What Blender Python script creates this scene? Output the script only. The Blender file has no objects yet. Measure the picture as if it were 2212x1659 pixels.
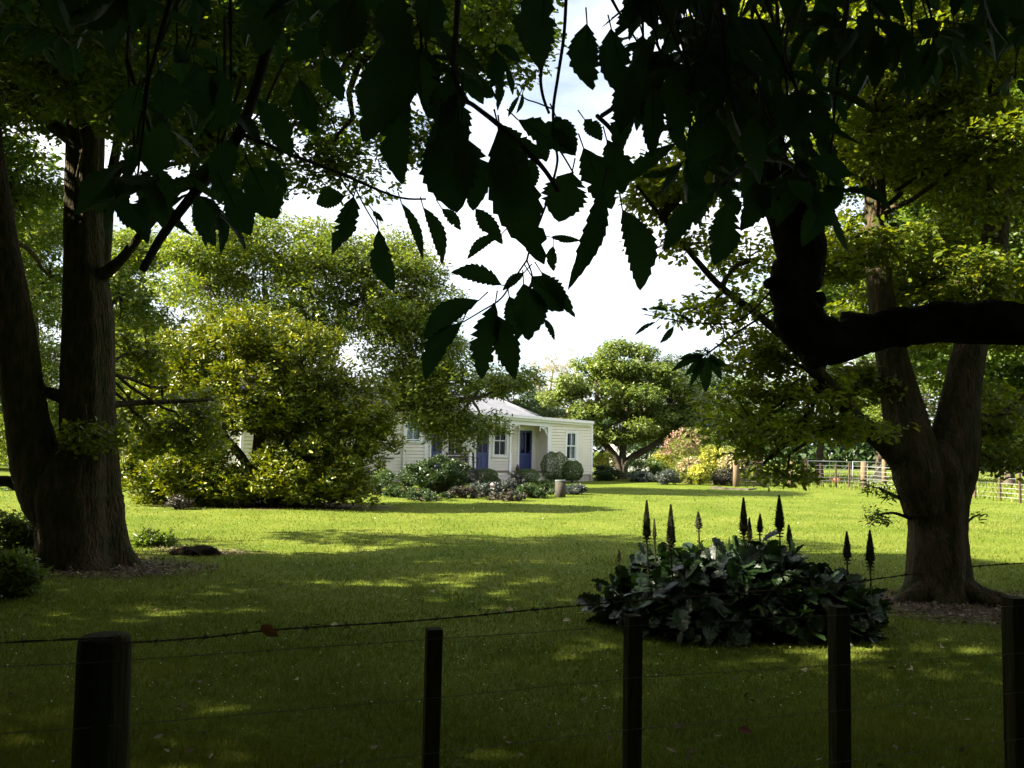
import bpy, math, random
import numpy as np
from mathutils import Vector, Matrix
R = math.radians
rng = np.random.default_rng(7); random.seed(7)
S = bpy.context.scene
COL = S.collection
# ------------------------------------------------------------------ camera, world, sun, exposure
CAMZ = 1.65; F = 1840.0; CX, CY = 1106.0, 829.5; ROLL = R(1.2); HOR = 968.0
PITCH = math.atan((HOR - CY) / F)
cam_d = bpy.data.cameras.new('camera'); cam = bpy.data.objects.new('camera', cam_d); COL.objects.link(cam)
cam_d.sensor_width = 36.0; cam_d.lens = 36.0 * F / 2212.0; cam_d.clip_start = 0.05; cam_d.clip_end = 2000
CR = Matrix.Rotation(math.pi / 2 + PITCH, 3, 'X') @ Matrix.Rotation(ROLL, 3, 'Z')
cam.matrix_world = Matrix.Translation((0, 0, CAMZ)) @ CR.to_4x4()
S.camera = cam
SUN_EL, SUN_AZ = R(31), R(-7)        # from the left, a little behind the viewpoint
sd = Vector((-math.cos(SUN_EL) * math.cos(SUN_AZ), math.cos(SUN_EL) * math.sin(SUN_AZ), math.sin(SUN_EL)))
sl = bpy.data.lights.new('sun', 'SUN'); sl.energy = 5.0; sl.angle = R(0.53); sl.color = (1.0, 0.91, 0.74)
so = bpy.data.objects.new('sun', sl); COL.objects.link(so); so.rotation_euler = sd.to_track_quat('Z', 'Y').to_euler()
W = bpy.data.worlds.new('World'); S.world = W; W.use_nodes = True
wn = W.node_tree.nodes; wl = W.node_tree.links
bg = wn['Background']; sky = wn.new('ShaderNodeTexSky'); sky.sky_type = 'NISHITA'; sky.sun_disc = False
sky.sun_elevation = SUN_EL; sky.sun_rotation = math.atan2(sd.x, sd.y); sky.dust_density = 1.6; sky.air_density = 1.0
tc = wn.new('ShaderNodeTexCoord'); mp = wn.new('ShaderNodeMapping'); mp.inputs['Scale'].default_value = (1.6, 1.6, 4.5)
cn = wn.new('ShaderNodeTexNoise'); cn.inputs['Scale'].default_value = 1.6; cn.inputs['Detail'].default_value = 7; cn.inputs['Roughness'].default_value = 0.55
cr = wn.new('ShaderNodeMapRange'); cr.inputs['From Min'].default_value = 0.30; cr.inputs['From Max'].default_value = 0.62
cr.inputs['To Max'].default_value = 0.97
cmx = wn.new('ShaderNodeMix'); cmx.data_type = 'RGBA'; cmx.inputs['B'].default_value = (6.0, 6.1, 6.3, 1)
wl.new(tc.outputs['Generated'], mp.inputs['Vector']); wl.new(mp.outputs['Vector'], cn.inputs['Vector'])
wl.new(cn.outputs['Fac'], cr.inputs['Value']); wl.new(cr.outputs['Result'], cmx.inputs['Factor'])
wl.new(sky.outputs['Color'], cmx.inputs['A']); wl.new(cmx.outputs['Result'], bg.inputs['Color'])
bg.inputs['Strength'].default_value = 0.05
S.view_settings.view_transform = 'Standard'; S.view_settings.look = 'None'
S.view_settings.exposure = 2.55; S.view_settings.gamma = 1
S.render.engine = 'CYCLES'
S.cycles.max_bounces = 7; S.cycles.diffuse_bounces = 4; S.cycles.glossy_bounces = 2; S.cycles.transmission_bounces = 4
S.cycles.transparent_max_bounces = 6; S.cycles.use_denoising = True; S.cycles.sample_clamp_indirect = 6
S.cycles.use_adaptive_sampling = True; S.cycles.adaptive_threshold = 0.02

def ray(u, v):
    return CR @ Vector(((u - CX) / F, -(v - CY) / F, -1.0))
def P(u, v, Y):                       # world point seen at photo coordinate (u, v), Y metres ahead
    r = ray(u, v); k = Y / r.y
    return Vector((r.x * k, Y, CAMZ + r.z * k))
def gz(x, y):
    return 0.035 * np.sin(x * 0.31 + 1.0) * np.sin(y * 0.27) + 0.02 * np.sin(x * 0.9 + y * 0.6)
def G(u, v):
    r = ray(u, v); k = -CAMZ / r.z
    return Vector((r.x * k, r.y * k, 0))
def X_at(u, Y, v=1000): return P(u, v, Y).x

# ------------------------------------------------------------------ materials
def mat(name, col, rough=0.7, col2=None, nscale=8.0, bump=0.0, bscale=30.0, stretch=(1, 1, 1), spec=0.5, metal=0.0,
        island=None, trans=0.0, tcol=None, lo=0.35, hi=0.65, bdist=0.03):
    m = bpy.data.materials.new(name); m.use_nodes = True
    n = m.node_tree.nodes; l = m.node_tree.links
    b = n['Principled BSDF']; b.inputs['Base Color'].default_value = (*col, 1); b.inputs['Roughness'].default_value = rough
    b.inputs['Specular IOR Level'].default_value = spec; b.inputs['Metallic'].default_value = metal
    t = n.new('ShaderNodeTexCoord'); mp = n.new('ShaderNodeMapping'); mp.inputs['Scale'].default_value = stretch
    l.new(t.outputs['Object'], mp.inputs['Vector'])
    cout = None
    if col2:
        ns = n.new('ShaderNodeTexNoise'); ns.inputs['Scale'].default_value = nscale; ns.inputs['Detail'].default_value = 5
        l.new(mp.outputs['Vector'], ns.inputs['Vector'])
        mr = n.new('ShaderNodeMapRange'); mr.inputs['From Min'].default_value = lo; mr.inputs['From Max'].default_value = hi
        l.new(ns.outputs['Fac'], mr.inputs['Value'])
        mx = n.new('ShaderNodeMix'); mx.data_type = 'RGBA'; mx.inputs['A'].default_value = (*col, 1); mx.inputs['B'].default_value = (*col2, 1)
        l.new(mr.outputs['Result'], mx.inputs['Factor']); cout = mx.outputs['Result']
    if island:
        g = n.new('ShaderNodeNewGeometry'); mx2 = n.new('ShaderNodeMix'); mx2.data_type = 'RGBA'
        pw = n.new('ShaderNodeMath'); pw.operation = 'POWER'; pw.inputs[1].default_value = 2.2
        l.new(g.outputs['Random Per Island'], pw.inputs[0]); l.new(pw.outputs[0], mx2.inputs['Factor'])
        if cout: l.new(cout, mx2.inputs['A'])
        else: mx2.inputs['A'].default_value = (*col, 1)
        mx2.inputs['B'].default_value = (*island, 1); cout = mx2.outputs['Result']
    if cout: l.new(cout, b.inputs['Base Color'])
    if bump:
        nb = n.new('ShaderNodeTexNoise'); nb.inputs['Scale'].default_value = bscale; nb.inputs['Detail'].default_value = 8
        l.new(mp.outputs['Vector'], nb.inputs['Vector'])
        bp = n.new('ShaderNodeBump'); bp.inputs['Strength'].default_value = bump; bp.inputs['Distance'].default_value = bdist
        l.new(nb.outputs['Fac'], bp.inputs['Height']); l.new(bp.outputs['Normal'], b.inputs['Normal'])
    if trans:
        tr = n.new('ShaderNodeBsdfTranslucent'); tr.inputs['Color'].default_value = (*(tcol or col), 1)
        if cout:
            mm = n.new('ShaderNodeMix'); mm.data_type = 'RGBA'; mm.blend_type = 'MULTIPLY'; mm.inputs['Factor'].default_value = 1
            mm.inputs['B'].default_value = (*(tcol or (1.6, 1.5, 0.6)), 1); l.new(cout, mm.inputs['A']); l.new(mm.outputs['Result'], tr.inputs['Color'])
        ms = n.new('ShaderNodeMixShader'); ms.inputs['Fac'].default_value = trans
        l.new(b.outputs[0], ms.inputs[1]); l.new(tr.outputs[0], ms.inputs[2])
        l.new(ms.outputs[0], n['Material Output'].inputs['Surface'])
    return m
def leafmat(name, a, b, isl, trans=0.42, rough=0.45, tcol=(1.9, 1.8, 0.5), ns=0.5, spec=0.4):
    return mat(name, a, rough, b, ns, island=isl, trans=trans, tcol=tcol, spec=spec)
M = {}
M['oak_l'] = leafmat('oak_leaf', (0.035, 0.075, 0.012), (0.07, 0.12, 0.018), (0.12, 0.16, 0.025), trans=0.40)
M['oak_r'] = leafmat('oak_leaf_light', (0.045, 0.080, 0.009), (0.088, 0.125, 0.012), (0.19, 0.21, 0.02), trans=0.46)
M['oak_lit'] = leafmat('oak_leaf_lit', (0.08, 0.13, 0.012), (0.14, 0.19, 0.018), (0.25, 0.28, 0.03), trans=0.5)  # brighter oak leaf; sunlight on the shaded hanging sprays put into the colour
M['bgoak'] = leafmat('far_oak_leaf', (0.048, 0.088, 0.014), (0.088, 0.135, 0.020), (0.19, 0.215, 0.035), trans=0.40)
M['dark'] = leafmat('dark_leaf', (0.016, 0.038, 0.012), (0.03, 0.06, 0.016), (0.05, 0.08, 0.024), trans=0.22)
M['round'] = leafmat('camphor_leaf', (0.055, 0.10, 0.018), (0.10, 0.15, 0.03), (0.20, 0.23, 0.06), trans=0.3)
M['pale'] = leafmat('pale_leaf', (0.24, 0.22, 0.11), (0.30, 0.27, 0.15), (0.36, 0.31, 0.2), trans=0.4, tcol=(1.2, 1.15, 0.9))
M['rhodo'] = leafmat('rhododendron_leaf', (0.030, 0.060, 0.005), (0.085, 0.115, 0.007), (0.25, 0.255, 0.010), trans=0.22, rough=0.4, tcol=(1.7, 1.6, 0.3), ns=0.9, spec=0.35)
M['mid'] = leafmat('mid_leaf', (0.05, 0.09, 0.015), (0.08, 0.13, 0.02), (0.12, 0.17, 0.03), trans=0.35)
M['box'] = leafmat('box_leaf', (0.05, 0.09, 0.02), (0.07, 0.12, 0.03), (0.1, 0.15, 0.04), trans=0.25)
M['purple'] = leafmat('purple_leaf', (0.03, 0.032, 0.02), (0.05, 0.045, 0.03), (0.09, 0.075, 0.06), trans=0.2, tcol=(1.1, 1, 1))
M['lav'] = leafmat('lavender_leaf', (0.035, 0.055, 0.035), (0.055, 0.075, 0.055), (0.10, 0.11, 0.11), trans=0.2, tcol=(1.1, 1.1, 1))
M['yellow'] = leafmat('azalea_yellow', (0.11, 0.15, 0.02), (0.18, 0.21, 0.022), (0.30, 0.30, 0.04), trans=0.4, tcol=(1.3, 1.3, 0.5), ns=1.2)
M['pink'] = leafmat('rhodo_pink', (0.11, 0.10, 0.04), (0.2, 0.12, 0.07), (0.6, 0.34, 0.28), trans=0.3, tcol=(1.2, 1.0, 0.8), ns=1.2)
M['olive'] = leafmat('azalea_green_leaf', (0.10, 0.13, 0.03), (0.15, 0.17, 0.035), (0.24, 0.26, 0.05), trans=0.35, tcol=(1.3, 1.3, 0.6), ns=1.2)
M['pinkf'] = mat('pink_flower', (0.38, 0.22, 0.18), 0.7, (0.28, 0.18, 0.12), 3, trans=.3, tcol=(.9, .8, .8))
M['peachf'] = mat('peach_flower', (0.48, 0.36, 0.2), 0.7, (0.42, 0.38, 0.2), 3, trans=.3, tcol=(.9, .8, .8))
M['yelf'] = mat('yellow_flower', (0.36, 0.34, 0.06), 0.7, (0.5, 0.5, 0.06), 3, trans=.3, tcol=(.9, .8, .6))
M['cream'] = leafmat('azalea_cream', (0.30, 0.28, 0.08), (0.5, 0.36, 0.2), (0.75, 0.55, 0.35), trans=0.3, tcol=(1.2, 1.0, 0.7), ns=2)
M['fg'] = mat('chestnut_leaf', (0.026, 0.052, 0.022), 0.6, (0.042, 0.072, 0.024), 5, trans=0.40, tcol=(1.2, 1.6, 1.0), spec=0.2, bump=.3, bscale=35)
M['acan'] = mat('acanthus_leaf', (0.014, 0.036, 0.009), 0.40, (0.027, 0.058, 0.015), 3, trans=0.15, tcol=(1.4, 1.6, 0.5), bump=0.6, bscale=22, spec=0.6)
M['spike'] = mat('flower_spike', (0.05, 0.06, 0.02), 0.7, (0.085, 0.08, 0.03), 30, trans=0.3, tcol=(1.3, 1.3, 0.7))
M['bark'] = mat('oak_bark', (0.095, 0.066, 0.040), 0.97, (0.035, 0.042, 0.016), 6, bump=1.0, bscale=13, stretch=(2.6, 2.6, 0.7), spec=0.08, bdist=.09, island=None)
M['bark2'] = mat('chestnut_bark', (0.055, 0.04, 0.027), 0.97, (0.02, 0.018, 0.012), 9, bump=1.0, bscale=24, spec=0.05, bdist=.05)
M['rot'] = mat('rotten_wood', (0.022, 0.016, 0.010), 1.0, (0.012, 0.012, 0.006), 12, bump=1.0, bscale=30, spec=.02)
M['barkf'] = mat('far_bark', (0.10, 0.08, 0.06), 0.95, (0.05, 0.04, 0.03), 3, spec=0.1)
M['barkp'] = mat('pale_bark', (0.34, 0.29, 0.23), 0.9, (0.22, 0.19, 0.15), 3, spec=0.1)
M['twig'] = mat('twig', (0.04, 0.03, 0.022), 0.85, (0.025, 0.02, 0.015), 20)
M['post'] = mat('mossy_post', (0.05, 0.036, 0.018), 0.95, (0.035, 0.042, 0.012), 9, bump=0.7, bscale=18, stretch=(3, 3, .35), spec=0.15)
M['postw'] = mat('weathered_post', (0.17, 0.12, 0.075), 0.9, (0.10, 0.07, 0.04), 9, bump=0.5, bscale=25, stretch=(3, 3, .4), spec=0.2)
M['brownpost'] = mat('brown_batten', (0.07, 0.04, 0.022), 0.9, (0.045, 0.028, 0.016), 9)
M['wire'] = mat('galvanised_wire', (0.42, 0.42, 0.41), 0.45, metal=0.6)
M['fwire'] = mat('old_wire', (0.09, 0.08, 0.06), 0.6)
M['rust'] = mat('rusty_wire', (0.06, 0.035, 0.025), 0.8)
M['deadleaf'] = mat('dead_leaf', (0.16, 0.06, 0.025), 0.8, (0.10, 0.045, 0.02), 20, trans=0.2)
M['straw'] = mat('fallen_pale_leaf', (0.55, 0.5, 0.36), 0.7, (0.38, 0.28, 0.16), 20, trans=0.2)
M['petal'] = mat('petal', (0.75, 0.72, 0.6), 0.7, trans=0.3, tcol=(0.8, 0.8, 0.7))
M['litter'] = mat('leaf_litter', (0.13, 0.08, 0.05), 0.85, (0.07, 0.045, 0.03), 12, island=(0.3, 0.23, 0.16))
M['white'] = mat('white_paint', (0.84, 0.84, 0.83), 0.5, (0.78, 0.78, 0.76), 2.5)
M['board'] = mat('cream_weatherboard', (0.86, 0.81, 0.69), 0.6, (0.80, 0.75, 0.63), 1.8)
M['blue'] = mat('blue_door_paint', (0.028, 0.045, 0.15), 0.45, (0.035, 0.055, 0.18), 3)
M['iron'] = mat('corrugated_iron', (0.125, 0.13, 0.155), 0.7, (0.10, 0.105, 0.125), 1.5, metal=0.1)
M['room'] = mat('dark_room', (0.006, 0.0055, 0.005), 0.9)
M['curtain'] = mat('curtain', (0.62, 0.66, 0.72), 0.9)
M['stone'] = mat('pale_step', (0.50, 0.46, 0.42), 0.9, (0.40, 0.36, 0.32), 5, bump=0.3)
M['deckm'] = mat('deck_boards', (0.15, 0.11, 0.08), 0.8, (0.2, 0.17, 0.14), 6)
M['timber'] = mat('dark_timber', (0.05, 0.04, 0.035), 0.7, (0.09, 0.07, 0.05), 7)
M['pinkpost'] = mat('weathered_finial', (0.55, 0.44, 0.38), 0.9, (0.4, 0.32, 0.28), 15, bump=0.4)
M['concrete'] = mat('concrete', (0.11, 0.13, 0.13), 0.9, (0.08, 0.10, 0.10), 10, bump=0.3)
M['treated'] = mat('shaded_bollard_wood', (0.028, 0.025, 0.018), 0.9, (0.06, 0.05, 0.035), 9, bump=0.4, stretch=(3, 3, .4))  # wood darkened so the colour carries the shade on the sunlit bollard
M['orange'] = mat('orange_bucket', (0.55, 0.22, 0.10), 0.6)
M['bluep'] = mat('blue_plastic', (0.03, 0.07, 0.25), 0.4)
def glassmat():
    m = bpy.data.materials.new('window_glass'); m.use_nodes = True; n = m.node_tree.nodes; l = m.node_tree.links
    g = n.new('ShaderNodeBsdfGlossy'); g.inputs['Roughness'].default_value = 0.02; g.inputs['Color'].default_value = (0.9, 0.95, 1, 1)
    t = n.new('ShaderNodeBsdfTransparent'); t.inputs['Color'].default_value = (0.8, 0.85, 0.85, 1); x = n.new('ShaderNodeMixShader'); x.inputs['Fac'].default_value = 0.010
    l.new(t.outputs[0], x.inputs[1]); l.new(g.outputs[0], x.inputs[2]); l.new(x.outputs[0], n['Material Output'].inputs['Surface']); return m
M['glass'] = glassmat()

# ------------------------------------------------------------------ object helpers
def tag(o, label=None, cat=None, group=None, kind=None):
    if label: o['label'] = label
    if cat: o['category'] = cat
    if group: o['group'] = group
    if kind: o['kind'] = kind
    return o
def link(name, me, parent=None, world=True):
    o = bpy.data.objects.new(name, me); COL.objects.link(o)
    if parent is not None:
        o.parent = parent
        if world: o.matrix_parent_inverse = parent_inv(parent)
    return o
def parent_inv(p):                    # mesh parents of ours sit at the world origin; empties carry their place
    return Matrix.Identity(4) if p.parent is not None else Matrix.LocRotScale(p.location, p.rotation_euler, p.scale).inverted()
def empty(name, loc=(0, 0, 0), rz=0):
    o = bpy.data.objects.new(name, None); COL.objects.link(o); o.location = loc; o.rotation_euler = (0, 0, rz)
    o.empty_display_size = 0.1
    return o
def raw(name, V, loops, totals, m, parent=None, smooth=False):
    V = np.asarray(V, dtype=np.float32).reshape(-1, 3); loops = np.asarray(loops, dtype=np.int32).ravel(); totals = np.asarray(totals, dtype=np.int32).ravel()
    me = bpy.data.meshes.new(name); me.vertices.add(len(V)); me.vertices.foreach_set('co', V.ravel())
    me.loops.add(len(loops)); me.loops.foreach_set('vertex_index', loops)
    st = np.zeros(len(totals), dtype=np.int32); st[1:] = np.cumsum(totals)[:-1]
    me.polygons.add(len(totals)); me.polygons.foreach_set('loop_start', st); me.polygons.foreach_set('loop_total', totals)
    if smooth: me.polygons.foreach_set('use_smooth', np.ones(len(totals), dtype=bool))
    me.update(calc_edges=True); me.materials.append(m)
    return link(name, me, parent)
class MB:
    def __init__(s): s.v = []; s.f = []
    def add(s, v, f):
        b = len(s.v); s.v.extend([tuple(x) for x in v]); s.f.extend([tuple(b + i for i in q) for q in f])
    def box(s, a, b, fr=None):
        x0, y0, z0 = a; x1, y1, z1 = b
        v = [(x0, y0, z0), (x1, y0, z0), (x1, y1, z0), (x0, y1, z0), (x0, y0, z1), (x1, y0, z1), (x1, y1, z1), (x0, y1, z1)]
        if fr: v = [fr(*p) for p in v]
        s.add(v, [(0, 3, 2, 1), (4, 5, 6, 7), (0, 1, 5, 4), (1, 2, 6, 5), (2, 3, 7, 6), (3, 0, 4, 7)])
    def tube(s, pts, rad, sides=8, cap=True, noise=0.0, seed=0, lobes=0, zl=.4):
        pts = [Vector(p) for p in pts]; n = len(pts)
        if isinstance(rad, (int, float)): rad = [rad] * n
        b = len(s.v); ref = None
        for i, p in enumerate(pts):
            t = (pts[min(i + 1, n - 1)] - pts[max(i - 1, 0)]).normalized()
            if ref is None:
                ref = t.orthogonal().normalized()
                if abs(t.z) > 0.5: ref = (Vector((1, 0, 0)) - t * t.x).normalized()
            ref = (ref - t * ref.dot(t)).normalized(); bi = t.cross(ref)
            for k in range(sides):
                a = 2 * math.pi * k / sides; r = rad[i]
                if noise:
                    r *= 1 + noise * (0.45 * math.sin(3 * a + seed + i * 0.03) + 0.35 * math.sin(7 * a + 1.3 * seed + 0.05 * i) + 0.25 * math.sin(13 * a + 0.11 * i + seed * 2) + random.uniform(-.25, .25))
                if lobes:
                    q_ = math.exp(-max(0, p.z) / zl); r *= 1 + lobes * (abs(math.sin(2.5 * a + seed + 1.0)) ** 1.5 - .35) * q_ + .05 * math.sin(5 * a + seed) + .03 * math.sin(9 * a + p.z)
                s.v.append(tuple(p + (ref * math.cos(a) + bi * math.sin(a)) * r))
        for i in range(n - 1):
            for k in range(sides):
                k2 = (k + 1) % sides
                s.f.append((b + i * sides + k, b + i * sides + k2, b + (i + 1) * sides + k2, b + (i + 1) * sides + k))
        if cap:
            s.f.append(tuple(b + k for k in range(sides))[::-1]); s.f.append(tuple(b + (n - 1) * sides + k for k in range(sides)))
    def build(s, name, m, parent=None, smooth=False):
        me = bpy.data.meshes.new(name); me.from_pydata(s.v, [], s.f); me.update()
        if smooth: me.polygons.foreach_set('use_smooth', np.ones(len(me.polygons), dtype=bool))
        me.materials.append(m); return link(name, me, parent)
def catmull(pts, rad, per=8):
    n = len(pts); P_ = [Vector(p) for p in pts]; o = []; rr = []
    for i in range(n - 1):
        a, b, c, d = P_[max(i - 1, 0)], P_[i], P_[i + 1], P_[min(i + 2, n - 1)]
        for k in range(per):
            t = k / per
            o.append(0.5 * ((2 * b) + (c - a) * t + (2 * a - 5 * b + 4 * c - d) * t * t + (3 * b - a - 3 * c + d) * t ** 3))
            rr.append(rad[i] * (1 - t) + rad[i + 1] * t)
    o.append(P_[-1]); rr.append(rad[-1]); return o, rr

# ------------------------------------------------------------------ leaves
def half_fold(outline):               # outline: right side (x,y) from base to tip -> two polygons folded on the midrib
    n = len(outline); mid = [(0, outline[0][1], 0), (0, outline[-1][1], 0)]
    v = mid + [(x, y, 0.22 * x) for x, y in outline[1:-1]] + [(-x, y, 0.22 * x) for x, y in outline[1:-1]]
    k = n - 2
    return np.array(v, dtype=np.float64), [[0] + list(range(2, 2 + k)) + [1], [1] + list(range(2 + k + k - 1, 1 + k, -1)) + [0]]
T_KITE = half_fold([(0, 0), (0.22, 0.5), (0, 1)])
T_LONG = half_fold([(0, 0), (0.12, 0.35), (0.13, 0.65), (0, 1)])
T_RH = half_fold([(0, 0), (0.13, 0.25), (0.19, 0.6), (0.12, 0.88), (0, 1)])
T_OAK = half_fold([(0, 0), (0.10, 0.25), (0.22, 0.42), (0.17, 0.5), (0.30, 0.68), (0.2, 0.78), (0.17, 0.95), (0, 1)])
T_ROUND = half_fold([(0, 0), (0.28, 0.3), (0.3, 0.65), (0, 1)])
def scatter(pos, A, N, S_, T, name, m, parent):
    tv, tf = T; n = len(pos); k = len(tv)
    A = A / np.linalg.norm(A, axis=1, keepdims=True); N = N - A * np.sum(A * N, axis=1, keepdims=True)
    N /= np.linalg.norm(N, axis=1, keepdims=True) + 1e-9; B = np.cross(A, N)
    curl = rng.uniform(-0.25, 0.1, n)
    V = pos[:, None, :] + S_[:, None, None] * (tv[None, :, 0:1] * B[:, None, :] + tv[None, :, 1:2] * A[:, None, :] +
        (tv[None, :, 2:3] + (tv[None, :, 1:2] ** 2) * curl[:, None, None]) * N[:, None, :])
    base = (np.arange(n) * k)[:, None]; lo = np.concatenate([np.array(f) for f in tf])
    loops = (base + lo[None, :]).ravel(); tot = np.tile([len(f) for f in tf], n)
    return raw(name, V.reshape(-1, 3), loops, tot, m, parent)
def unit(n):
    d = rng.normal(size=(n, 3)); return d / np.linalg.norm(d, axis=1, keepdims=True)
def clump_points(ells, nsub, subr, nleaf, shell=0.55, flat=0.6, rosette=5, keep=None):
    """ells: list of (centre, radii). returns subclump centres with sizes and leaf tips"""
    vol = np.array([abs(e[1][0] * e[1][1] + e[1][0] * e[1][2]) for e in ells]); vol = vol / vol.sum()
    subs = []
    for e, w in zip(ells, vol):
        k = max(3, int(nsub * w + .5)); d = unit(k); r = rng.uniform(shell ** 2, 1.0, k) ** 0.5
        c = np.array(e[0])[None] + d * r[:, None] * np.array(e[1])[None]
        for q in c: subs.append((q, subr * rng.uniform(0.6, 1.35)))
    sc = np.array([s[0] for s in subs]); sr = np.array([s[1] for s in subs])
    if keep is not None:
        ok = keep(sc); sc, sr = sc[ok], sr[ok]
    w = sr ** 2; w /= w.sum(); idx = rng.choice(len(sc), size=max(1, nleaf // rosette), p=w)
    d = unit(len(idx)); d[:, 2] = d[:, 2] * 0.8 + 0.15; rr = rng.uniform(0.25, 1, len(idx)) ** 0.5
    off = d * rr[:, None] * sr[idx][:, None]; off[:, 2] *= flat
    tips = sc[idx] + off
    return sc, sr, idx, tips, d
def leaves_from_tips(tips, d, rosette, size, T, name, m, parent, droop=0.2, up=0.9):
    n = len(tips) * rosette
    pos = np.repeat(tips, rosette, axis=0) + rng.normal(0, size * 0.45, (n, 3)); dd = np.repeat(d, rosette, axis=0)
    A = dd * 0.5 + unit(n) * 0.9; A[:, 2] = A[:, 2] * 0.5 - droop
    N = unit(n) * 0.75; N[:, 2] += up; N += dd * 0.35
    return scatter(pos, A, N, size * rng.uniform(0.6, 1.25, n), T, name, m, parent)
def wiggle(a, b, r0, r1, mb, sides=5, n=5, amp=0.08, sag=0.0):
    a = Vector(a); b = Vector(b); L = (b - a).length; pts = []
    for i in range(n + 1):
        t = i / n; p = a.lerp(b, t); w = math.sin(t * math.pi)
        p += Vector((random.uniform(-1, 1), random.uniform(-1, 1), random.uniform(-.6, .6))) * amp * L * (0 if i in (0, n) else .6) + Vector((0, 0, sag * L * w))
        pts.append(p)
    mb.tube(pts, [r0 + (r1 - r0) * i / n for i in range(n + 1)], sides, cap=False)
def EL(u, v, Y, ru, rv, ry=None):
    k = Y / F; c = P(u, v, Y); return (tuple(c), (ru * k, ry if ry else max(ru, rv) * k * 0.8, rv * k))
def crown(root, ells, leafm, nsub=60, subr=0.6, nleaf=20000, size=0.1, T=T_KITE, rosette=5, shell=0.5, flat=0.6, hub=None, barkm=None,
          br=0.06, twigs=0, keep=None, up=0.9, leafname='crown', droop=0.2):
    sc, sr, idx, tips, d = clump_points(ells, nsub, subr, nleaf, shell, flat, rosette, keep)
    leaves_from_tips(tips, d, rosette, size, T, leafname, leafm, root, up=up, droop=droop)
    if hub is not None:
        mb = MB(); hubs = [Vector(h) for h in hub]
        cents = []
        for e in ells:
            c = Vector(e[0]); h = min(hubs, key=lambda q: (q - c).length + (0.5 * max(0, q.z - c.z)))
            wiggle(h, c, br, br * 0.45, mb, 6, 6, 0.10, 0.05); cents.append(c)
        for c in sc:
            c = Vector(c); h = min(cents, key=lambda q: (q - c).length); wiggle(h, c, br * 0.42, br * 0.12, mb, 4, 4, 0.12)
        if twigs:
            for k in rng.choice(len(tips), min(twigs, len(tips)), replace=False):
                wiggle(sc[idx[k]], tips[k], br * 0.11, br * 0.05, mb, 3, 2, 0.1)
        mb.build('branches', barkm or M['barkf'], root, True)

# ------------------------------------------------------------------ ground
def ground():
    ys = np.concatenate([np.arange(-12, 60, 0.5), np.linspace(60, 140, 30), np.array([180, 260, 400, 800])])
    xs = np.concatenate([np.array([-700, -300, -150, -90]), np.linspace(-60, 60, 241), np.array([90, 150, 300, 700])])
    Xg, Yg = np.meshgrid(xs, ys); fade = np.clip((90 - np.hypot(Xg, Yg)) / 40, 0, 1)
    V = np.stack([Xg, Yg, gz(Xg, Yg) * fade], -1).reshape(-1, 3); nx = len(xs); ny = len(ys)
    i, j = np.meshgrid(np.arange(nx - 1), np.arange(ny - 1)); a = (j * nx + i).ravel()
    loops = np.stack([a, a + 1, a + nx + 1, a + nx], 1)
    m = bpy.data.materials.new('lawn'); m.use_nodes = True; n = m.node_tree.nodes; l = m.node_tree.links; b = n['Principled BSDF']
    b.inputs['Roughness'].default_value = 0.85; b.inputs['Specular IOR Level'].default_value = 0.04
    t = n.new('ShaderNodeTexCoord')
    def noise(sc, det=4):
        q = n.new('ShaderNodeTexNoise'); q.inputs['Scale'].default_value = sc; q.inputs['Detail'].default_value = det; l.new(t.outputs['Object'], q.inputs['Vector']); return q.outputs['Fac']
    def ramp(f, a_, b_):
        q = n.new('ShaderNodeMapRange'); q.inputs['From Min'].default_value = a_; q.inputs['From Max'].default_value = b_; l.new(f, q.inputs['Value']); return q.outputs['Result']
    def mix(f, A, B):
        q = n.new('ShaderNodeMix'); q.data_type = 'RGBA'; l.new(f, q.inputs['Factor'])
        for s_, c in (('A', A), ('B', B)):
            if isinstance(c, tuple): q.inputs[s_].default_value = (*c, 1)
            else: l.new(c, q.inputs[s_])
        return q.outputs['Result']
    c = mix(ramp(noise(0.6), .35, .65), (0.082, 0.120, 0.013), (0.137, 0.166, 0.027))
    c = mix(ramp(noise(25), .45, .75), c, (0.045, 0.07, 0.005))
    at = n.new('ShaderNodeAttribute'); at.attribute_name = 'soil'
    c = mix(at.outputs['Fac'], c, mix(ramp(noise(14), .4, .6), (0.05, 0.035, 0.022), (0.11, 0.075, 0.05)))
    l.new(c, b.inputs['Base Color'])
    bp = n.new('ShaderNodeBump'); bp.inputs['Strength'].default_value = 0.6; bp.inputs['Distance'].default_value = 0.03; l.new(noise(30, 6), bp.inputs['Height']); l.new(bp.outputs['Normal'], b.inputs['Normal'])
    o = raw('lawn', V, loops, np.full(len(a), 4), m, smooth=True); tag(o, kind='structure')
    at_ = o.data.attributes.new('soil', 'FLOAT', 'POINT'); at_.data.foreach_set('value', soil(V[:, 0], V[:, 1]).astype(np.float32))
    return o
SOIL = []      # (x, y, rx, ry)
def soil(x, y):
    s = np.zeros(np.shape(x))
    for (cx, cy, rx, ry) in SOIL:
        dd = np.hypot((x - cx) / rx, (y - cy) / ry) + 0.12 * np.sin(x * 3.1 + y * 2.3) + 0.08 * np.sin(x * 7.7 - y * 5.1)
        s = np.maximum(s, np.clip((1.05 - dd) / 0.3, 0, 1))
    return s
RB = G(2030, 1290); LB = G(180, 1222)
RB.z = 0; LB.z = 0
AC = G(1600, 1330)
g_ = G(430, 1190)
SOIL += [(RB.x + 0.2, RB.y - 0.7, 1.7, 1.25), (LB.x + .2, LB.y - 0.2, 1.5, 0.9), (AC.x, AC.y, 1.0, 0.7), (g_.x, g_.y, 0.7, 0.4), (-6.2, 23, 3.2, 2.0)]
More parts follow.
